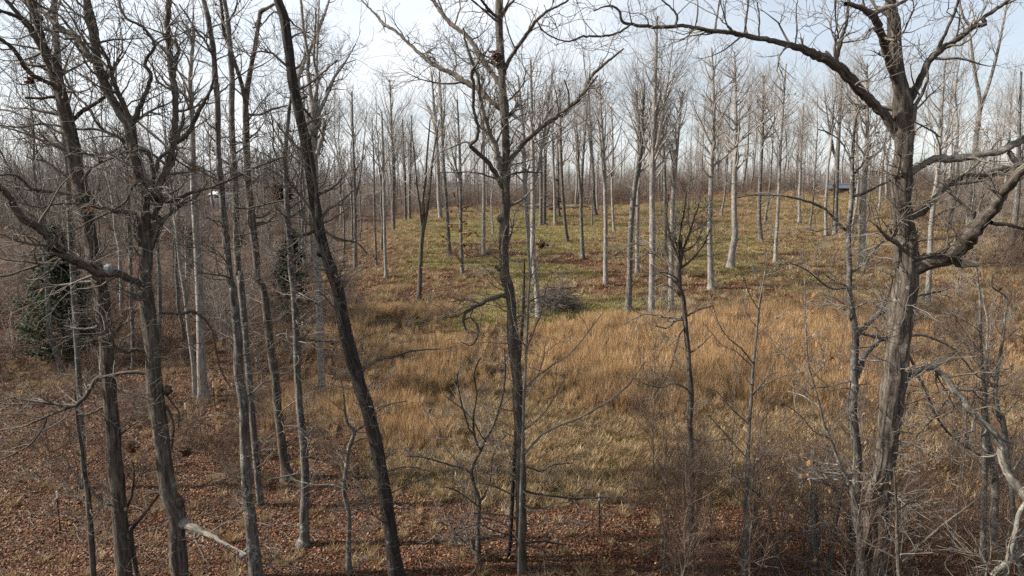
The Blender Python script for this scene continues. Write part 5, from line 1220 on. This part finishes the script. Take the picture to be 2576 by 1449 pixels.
for i in range(12):
    y = 19 + 8 * rb.random(); x = y * rb.uniform(-.72, -.38)
    sap(x, y, int(rb.choice([0, 1, 3, 4])), rb.uniform(.5, .9), 'thin leafless sapling on the leaf litter at lower left', 'thin saplings at lower left')

# ------------------------------------------------------------------ evergreens
def evergreen(label, px, py_base, Y, H, Rr, seed, n):
    x = (px - 1288) / FP * Y / CP * 0.985; rng = np.random.default_rng(seed)
    base = (x, Y, float(ground_z(x, Y)))
    root = thing('cedar_tree', label, 'evergreen tree', base)
    g = Geo(); t = np.linspace(0, 1, 8)
    g.tubes(np.stack([np.zeros(8), np.zeros(8), t * H * .95 - .1], 1)[None], (.10 * (1 - .9 * t))[None], 6)
    link('trunk', g.mesh('trunk', M_OAK), root)
    nb = int(n / 90); fc = Faces()
    hb = rng.random(nb) ** .8; a = rng.random(nb) * 6.283
    rr = Rr * (1 - hb) ** .75 * (.35 + .8 * rng.random(nb)) * (0.55 + 0.45 * sstep(0, .18, hb))
    tips = np.stack([np.cos(a) * rr, np.sin(a) * rr, .35 + hb * (H - .5) + rr * .25], 1)
    root_ = np.stack([np.zeros(nb), np.zeros(nb), np.maximum(.2, tips[:, 2] - rr * .5)], 1)
    bw = Geo(); s = np.linspace(0, 1, 4)[None, :, None]
    bw.tubes(root_[:, None] * (1 - s) + tips[:, None] * s, np.broadcast_to((.02 * (1 - .8 * np.linspace(0, 1, 4)))[None], (nb, 4)), 3)
    o = link('branches', bw.mesh('branches', M_OAK), root); o['kind'] = 'stuff'
    i = rng.integers(0, nb, n); f = (.35 + .65 * rng.random(n) ** .6)[:, None]
    pos = root_[i] * (1 - f) + tips[i] * f + rng.normal(size=(n, 3)) * .11
    V = leaf_pieces(rng, pos, .12); fc.add(V, LEAF_F, rng.random(n))
    o = link('crown', fc.mesh('crown', M_CEDAR), root); o['kind'] = 'stuff'
    return root
evergreen('big dark green cedar at left below the crooked oak limb', 130, 925, 38.0, 8.2, 3.1, 701, 36000)
evergreen('small dark green cedar behind the slim trunk that carries the leaf nest', 728, 690, 42.0, 6.4, 1.9, 702, 13000)
evergreen('low dark evergreen half hidden behind the second oak', 345, 810, 52.0, 3.2, 1.5, 703, 2500)
evergreen('dim evergreen in the brown wood between the nest tree and the zigzag oak', 480, 640, 62.0, 6.0, 1.9, 704, 4500)

# ------------------------------------------------------------------ leaf nests and clumps caught in trees
def nest(label, px, py, Y, r, seed, n=420):
    c, s = at_depth(px, py, Y); rng = np.random.default_rng(seed)
    root = thing('leaf_nest', label, 'nest', tuple(c))
    d = rng.normal(size=(n, 3)); d /= np.linalg.norm(d, axis=1, keepdims=True); d *= (rng.random(n) ** .45)[:, None] * r * np.array([1, 1, 1.1])
    fc = Faces(); fc.add(leaf_pieces(rng, d, .12), LEAF_F, rng.random(n) * .6)
    o = link('leaves', fc.mesh('leaves', M_HANG), root); o['kind'] = 'stuff'
    P = d[rng.integers(0, n, 40)][:, None] * np.linspace(-1, 1.25, 4)[None, :, None] + rng.normal(size=(40, 4, 3)) * .03
    g = Geo(); g.tubes(P, np.full((40, 4), .004), 3); o = link('sticks', g.mesh('sticks', M_TWIGD), root); o['kind'] = 'stuff'
nest('round rust brown squirrel nest against the slim grey trunk left of the black leaning trunk', 710, 486, 21.1, .26, 801, 620)
nest('small dark leaf clump high on the middle oak', 1245, 143, 19.1, .15, 802, 90)
nest('dark leaf bunch hanging right of the middle oak over the grass', 1366, 617, 19.5, .11, 803, 60)
nest('dark ragged leaf tuft in the sky at the upper left', 78, 204, 17.8, .10, 804, 45)
nest('dark leaf tatter at the top of the slanting fork right of the tuft', 648, 62, 25.0, .13, 805, 40)
nest('brown leaf bunch hanging beside the second oak at lower left', 332, 1125, 16.9, .17, 806, 50)
nest('brown leaf bunch on a twig right of the second oak at lower left', 470, 1140, 17.1, .14, 807, 28)

# ------------------------------------------------------------------ steel fence posts with white tips
M_POST = plain_mat('post_paint', (0.035, 0.036, 0.034), .6); M_TIP = plain_mat('white_tip_paint', (0.78, 0.78, 0.76), .5, 20, .15)
def box(me_verts, me_faces, c, sx, sy, sz, rot=None):
    n = len(me_verts)
    for dz in (-.5, .5):
        for dx, dy in ((-.5, -.5), (.5, -.5), (.5, .5), (-.5, .5)):
            v = Vector((dx * sx, dy * sy, dz * sz))
            if rot is not None: v = rot @ v
            me_verts.append((c[0] + v.x, c[1] + v.y, c[2] + v.z))
    me_faces += [(n, n + 3, n + 2, n + 1), (n + 4, n + 5, n + 6, n + 7), (n, n + 1, n + 5, n + 4), (n + 1, n + 2, n + 6, n + 5), (n + 2, n + 3, n + 7, n + 6), (n + 3, n, n + 4, n + 7)]
def bmesh_obj(name, boxes, mat, parent=None, bevel=0.0):
    v, f = [], []
    for b in boxes: box(v, f, *b)
    me = bpy.data.meshes.new(name); me.from_pydata(v, [], f); me.update(); me.materials.append(mat)
    o = link(name, me, parent)
    if bevel > 0:
        m = o.modifiers.new('bevel', 'BEVEL'); m.width = bevel; m.segments = 1
    return o
post_p = None
def fence_post(label, tx, ty, Y, h=1.45):
    global post_p
    x = at_depth(tx, ty, Y)[0][0]; loc = (x, Y, float(ground_z(x, Y)))
    lean = rb.normal() * .025
    if post_p is None:
        post_p = thing('fence_post', label, 'fence post', loc, 'white tipped steel fence posts')
        bmesh_obj('stake', [((0, 0, .58), .045, .008, 1.26), ((0, .02, .58), .008, .034, 1.26)] + [((0, -.010, .2 + .11 * k), .018, .012, .03) for k in range(8)], M_POST, post_p)
        bmesh_obj('tip', [((0, 0, 1.335), .050, .012, .25), ((0, .022, 1.335), .012, .038, .25)], M_TIP, post_p)
        p = post_p
    else: p = copy_tree(post_p, loc, 0, 1, label)
    p.rotation_euler = (lean, rb.normal() * .03, rb.random()); return p
fence_post('steel post with a white tip in the bottom left corner', 150, 1312, 21.3)
fence_post('steel post with a white tip standing right of the second oak', 471, 1044, 28.0)
fence_post('steel post with a white tip just below the thick pale trunk pair at left', 540, 998, 30.3)
fence_post('steel post with a white tip between the straight grey-brown trunk and the leaning brown trunk', 651, 935, 33.2)
fence_post('far steel post with a white tip touching the pale many-stemmed trunk', 790, 872, 37.0)
fence_post('farthest thin steel post with a white tip, just left of the pale many-stemmed trunk', 762, 880, 38.5)
fence_post('steel post with a bright white tip on the red leaves right of the middle oak', 1511, 1295, 21.0)
fence_post('steel post with a white tip tucked against the left side of the middle oak', 1284, 1329, 20.3)
fence_post('dark steel post half hidden in the thicket right of the straight sapling', 1904, 1258, 21.2)

# ------------------------------------------------------------------ brush pile
c, s = ground_hit(1396, 778)
rng = np.random.default_rng(900)
bp = thing('brush_pile', 'low pile of grey cut branches on the edge of the tall grass', 'brush pile', tuple(c))
for k in range(16):
    a = rng.uniform(-.5, .5) + (math.pi if rng.random() < .5 else 0); L = rng.uniform(1.4, 3.2); t = np.linspace(-.5, .5, 6)
    cx, cy, cz = rng.normal() * .6, rng.normal() * .5, .25 + abs(rng.normal()) * .62
    P = np.stack([cx + np.cos(a) * L * t, cy + np.sin(a) * L * t, cz + rng.normal() * .35 * t + .1 * rng.normal(size=6) * .5], 1)
    g = Geo(); g.tubes(P[None], (rng.uniform(.025, .06) * np.linspace(1, .5, 6))[None], 6)
    link('branch', g.mesh('branch', M_OAK if k % 3 else M_GREY), bp)
g = Geo(); n = 520
q = rng.normal(size=(n, 3)) * np.array([.85, .6, .62]); q[:, 2] = np.abs(q[:, 2]) + .05; q[:, 2] *= np.clip(1.25 - np.abs(q[:, 0]) * .45, .3, 1.3)
d = rng.normal(size=(n, 3)) * np.array([1, 1, .45]); d /= np.linalg.norm(d, axis=1, keepdims=True)
P = q[:, None] + d[:, None] * (np.linspace(-.5, .5, 4)[None, :, None] * rng.uniform(.5, 1.5, n)[:, None, None]) + rng.normal(size=(n, 4, 3)) * .04
P[..., 2] = np.maximum(P[..., 2], .02)
g.tubes(P, np.full((n, 4), .012), 3); o = link('sticks', g.mesh('sticks', M_TWIGD), bp); o['kind'] = 'stuff'

# ------------------------------------------------------------------ fallen logs, rail fence, shed, white house on the ridge
def log(label, a, b, Y, w, bark, seed, dy=0.0):
    rng = np.random.default_rng(seed)
    x0 = at_depth(*a, Y)[0]; x1 = at_depth(*b, Y)[0]; r = w / 2 / FP * Y
    t = np.linspace(0, 1, 14)
    P = np.stack([x0[0] + (x1[0] - x0[0]) * t, Y + dy * t + np.cumsum(rng.normal(size=14)) * .03, np.zeros(14)], 1)
    R = r * (1 - .35 * t) * (1 + rng.normal(size=14) * .05)
    P[:, 2] = ground_z(P[:, 0], P[:, 1]) + R * .85 + .10
    base = tuple(P[0])
    root = thing('fallen_log', label, 'log', base)
    g = Geo(); g.tubes(P[None], R[None], 10); link('stem', g.mesh('stem', bark, base), root)
    g = Geo(); g.tubes(np.stack([P[0] - (P[1] - P[0]) * .012, P[0] + (P[1] - P[0]) * .004])[None], np.array([[R[0] * .2, R[0] * .97]]), 10); link('cut_end', g.mesh('cut_end', M_WOOD, base), root)
    for k in range(3):
        i = rng.integers(3, 12); d = np.array([rng.normal() * .3, -.3, .8 + rng.random()]); 
        g = Geo(); g.tubes((P[i] + d * np.linspace(0, .8, 4)[:, None])[None], (R[i] * .3 * np.linspace(1, .5, 4))[None], 5); link('snapped_branch', g.mesh('snapped_branch', bark, base), root)
log('long pale fallen log lying along the ridge behind the two touching brown trunks', (1345, 518), (1445, 516), 106.0, 7.5, M_LICHEN, 910)
log('darker fallen log lying behind and right of the pale one', (1380, 522), (1482, 516), 104.5, 6.0, M_OAK, 911, .6)

M_RAIL = plain_mat('weathered_wood', (0.24, 0.19, 0.145), .9, 5, .5)
fx0 = at_depth(1052, 515, 112)[0][0]; fx1 = at_depth(1140, 515, 112)[0][0]
fb = (fx0, 112.0, float(ground_z(fx0, 112.0)))
rf = thing('rail_fence', 'old brown three-rail fence at the back of the leafy slope', 'fence', fb)
npost = 4
xs = np.linspace(0, fx1 - fx0, npost)
hz = [float(ground_z(fx0 + q, 112.0)) - fb[2] for q in xs]
pm = None
for i, q in enumerate(xs):
    if pm is None:
        o = bmesh_obj('post', [((0, 0, .55), .15, .15, 1.5)], M_RAIL, rf, .012); pm = o.data
    else:
        o = link('post', pm, rf); m = o.modifiers.new('bevel', 'BEVEL'); m.width = .012; m.segments = 1
    o.location = (q, 0, hz[i])
for i in range(npost - 1):
    L = xs[i + 1] - xs[i]
    for hh in (.35, .72, 1.1):
        d = Vector((L, 0, hz[i + 1] - hz[i])); rt = Vector((1, 0, 0)).rotation_difference(d.normalized()).to_matrix()
        o = bmesh_obj('rail', [((0, 0, 0), L + .1, .04, .13, rt)], M_RAIL, rf, .006)
        o.location = ((xs[i] + xs[i + 1]) / 2, -.1, (hz[i] + hz[i + 1]) / 2 + hh + rb.normal() * .02)

def gable(name, label, x, y, Lx, Ly, hw, hr, wallm, roofm, rz, trim):
    z = float(ground_z(x, y))
    root = thing(name, label, 'shed' if 'shed' in name else 'house', (x, y, z), rz=rz)
    v = [(-Lx/2,-Ly/2,-.6),(Lx/2,-Ly/2,-.6),(Lx/2,Ly/2,-.6),(-Lx/2,Ly/2,-.6),(-Lx/2,-Ly/2,hw),(Lx/2,-Ly/2,hw),(Lx/2,Ly/2,hw),(-Lx/2,Ly/2,hw),(-Lx/2,0,hw+hr),(Lx/2,0,hw+hr)]
    f = [(0,1,5,4),(2,3,7,6),(1,2,6,9,5),(3,0,4,8,7),(0,3,2,1)]
    me = bpy.data.meshes.new('wall'); me.from_pydata(v, [], f); me.update(); me.materials.append(wallm); link('wall', me, root)
    a = math.atan2(hr, Ly / 2); sl = (Ly / 2 + .35) / math.cos(a)
    for sg in (-1, 1):
        rt = Vector((0, 1, 0)).rotation_difference(Vector((0, sg * math.cos(a), -math.sin(a)))).to_matrix()
        cc = Vector((0, sg * (Ly / 2 + .35) / 2, hw + hr - math.tan(a) * (Ly / 2 + .35) / 2 + .06))
        o = bmesh_obj('roof', [(cc, Lx + .6, sl, .10, rt)], roofm, root)
    # plank joints / door and window
    o = bmesh_obj('door', [((-Lx * .2, -Ly / 2 - .02, .45), .95, .05, 2.0)], trim, root)
    o = bmesh_obj('window', [((Lx * .22, -Ly / 2 - .02, hw * .55), .9, .06, .7)], trim, root)
    bmesh_obj('pane', [((Lx * .22, -Ly / 2 - .05, hw * .55), .78, .03, .58)], M_PANE, o)
    return root
M_PANE = plain_mat('window_pane', (0.03, 0.035, 0.04), .15, 2, .1)
M_SHEDROOF = plain_mat('blue_grey_roofing', (0.085, 0.10, 0.125), .55, 1.2, .5); M_SHEDWALL = plain_mat('brown_boards', (0.13, 0.085, 0.06), .9, 3, .5)
M_WHITE = plain_mat('white_siding', (0.80, 0.80, 0.79), .6, 1, .08); M_WROOF = plain_mat('white_metal_roof', (0.78, 0.79, 0.81), .45, 1, .1)
M_TRIMG = plain_mat('grey_trim', (0.33, 0.36, 0.40), .5, 2, .2)
p, s = at_depth(2098, 492, 118); gable('shed', 'low brown shed with a blue grey roof at the top of the right slope', p[0], 118.0, 5.6, 4.6, .75, .75, M_SHEDWALL, M_SHEDROOF, 0.05, M_SHEDWALL)
p, s = at_depth(556, 490, 160)
h = thing('white_cabin', 'small white building glimpsed through the wood at left', 'house', (p[0], 160.0, float(ground_z(p[0], 160.0))))
zb = float(p[2]) - float(ground_z(p[0], 160.0)); hh = zb + .1
bmesh_obj('wall', [((0, 0, (hh - .6) / 2), 3.4, 4.5, hh + .6)], M_WHITE, h)
v = [(-2.0, -2.5, hh), (2.0, -2.5, hh), (2.0, 2.5, hh), (-2.0, 2.5, hh), (-1.1, -1.4, hh + .7), (1.1, -1.4, hh + .7), (1.1, 1.4, hh + .7), (-1.1, 1.4, hh + .7)]
me = bpy.data.meshes.new('roof'); me.from_pydata(v, [], [(0, 3, 2, 1), (4, 5, 6, 7), (0, 1, 5, 4), (1, 2, 6, 5), (2, 3, 7, 6), (3, 0, 4, 7)]); me.update(); me.materials.append(M_WROOF); link('roof', me, h)
o = bmesh_obj('window', [((.2, -2.27, hh - .5), 1.6, .06, .6)], M_TRIMG, h); bmesh_obj('pane', [((.2, -2.31, hh - .5), 1.4, .03, .45)], M_PANE, o)
# three short dark slats at the left of the shed
c, s = ground_hit(2035, 505); Ys = 112.0; x0 = at_depth(2035, 488, Ys)[0][0]
lb = thing('slat_rack', 'three short dark slanting slats standing left of the shed', 'slats', (x0, Ys, float(ground_z(x0, Ys))))
for k in range(3):
    o = bmesh_obj('slat', [((0, 0, .45), .16, .05, 1.1, Vector((0, 0, 1)).rotation_difference(Vector((.5, 0, 1)).normalized()).to_matrix())], M_POST, lb); o.location = (-.4 + .36 * k, 0, 0.1)
bmesh_obj('beam', [((0, .06, .12), 1.6, .06, .1)], M_POST, lb)

# ------------------------------------------------------------------ a label of its own for every copied tree and sapling:
# its look, the stretch of wood it stands in and its place between two trunks one can find
MARKS = [(-9e9, 'the left frame edge'), (250, 'the first thick oak'), (375, 'the zigzag oak'), (595, 'the straight grey-brown trunk'), (735, 'the nest tree'), (800, 'the black leaning trunk'),
         (1053, 'the three-stemmed tree'), (1275, 'the middle oak'), (1523, 'the smooth trunk'), (1640, 'the whitest bole'), (1788, 'the straight pale trunk'), (1950, 'the slim white pole'), (2168, 'the stout white trunk'), (2285, 'the great oak'), (9e9, 'the right frame edge')]
ORD = ['first', 'second', 'third', 'fourth', 'fifth', 'sixth', 'seventh', 'eighth', 'ninth', 'tenth']
LOOK = {0: 'grey tree', 1: 'pale tree', 2: 'forked grey tree', 3: 'forked dark tree', 4: 'thin grey tree', 5: 'small rust-leaved tree'}
ZONE = {'bare trees of the wood on the left slope': 'in the left wood', 'bare trees behind the grassy ridge': 'behind the ridge', 'bare trees on the hillside behind the great oak': 'on the right hillside', 'thin bare trees on the upper clearing': 'on the upper clearing'}
bym = {}
for o in list(COL.objects):
    if o.parent is None and o.get('group') in ZONE:
        kid = [c for c in o.children if c.name.startswith('trunk')][0].data
        k = [i for i, p in enumerate(protos) if any(c.data is kid for c in p.children)][0]
        px, py, d = project(o.location.x, o.location.y, o.location.z + 1.5)
        j = max(i for i, (m, _) in enumerate(MARKS) if px >= m)
        bym.setdefault((o['group'], k, j), []).append((px, o))
for (g_, k, j), lst in bym.items():
    lst.sort(key=lambda q: q[0])
    for i, (px, o) in enumerate(lst):
        pre = '' if len(lst) == 1 else ORD[min(i, 9)] + ' '
        o['label'] = '%s%s %s right of %s' % (pre, LOOK[k], ZONE[g_], MARKS[j][1]) if j else '%s%s %s near %s' % (pre, LOOK[k], ZONE[g_], MARKS[0][1])
SMARK = [(-9e9, 'the left frame edge'), (375, 'the zigzag oak'), (595, 'the straight grey-brown trunk'), (1300, 'the middle oak'), (1735, 'the small twiggy tree'), (1880, 'the straight sapling'), (2150, 'the mossy trunk'), (2250, 'the great oak'), (2480, 'the twin-stemmed sapling'), (9e9, '')]
SL = {0: 'thin sapling', 1: 'taller thin sapling', 2: 'tan-leaved sapling', 3: 'dark thin sapling', 4: 'tallest thin sapling'}
bym = {}
for o in list(COL.objects):
    if o.parent is None and str(o.get('group', '')).startswith('thin saplings'):
        kid = [c for c in o.children if c.name.startswith('trunk')][0].data
        k = [i for i, p in enumerate(ps) if any(c.data is kid for c in p.children)][0]
        px, py, d = project(o.location.x, o.location.y, o.location.z + 1.0)
        j = max(i for i, (m, _) in enumerate(SMARK) if px >= m)
        bym.setdefault((o['group'], k, j), []).append((px, o))
for (g_, k, j), lst in bym.items():
    lst.sort(key=lambda q: q[0])
    wh = 'in the thicket' if 'thicket' in g_ else ('at the tawny grass edge' if 'tawny' in g_ else 'at lower left')
    for i, (px, o) in enumerate(lst):
        pre = '' if len(lst) == 1 else ORD[min(i, 9)] + ' '
        o['label'] = '%s%s %s right of %s' % (pre, SL[k], wh, SMARK[j][1]) if j else '%s%s %s near the left frame edge' % (pre, SL[k], wh)

print('TRIS', sum(sum(len(p.vertices) - 2 for p in me_.polygons) if len(me_.polygons) < 5000 else len(me_.polygons) * 2 for me_ in bpy.data.meshes))
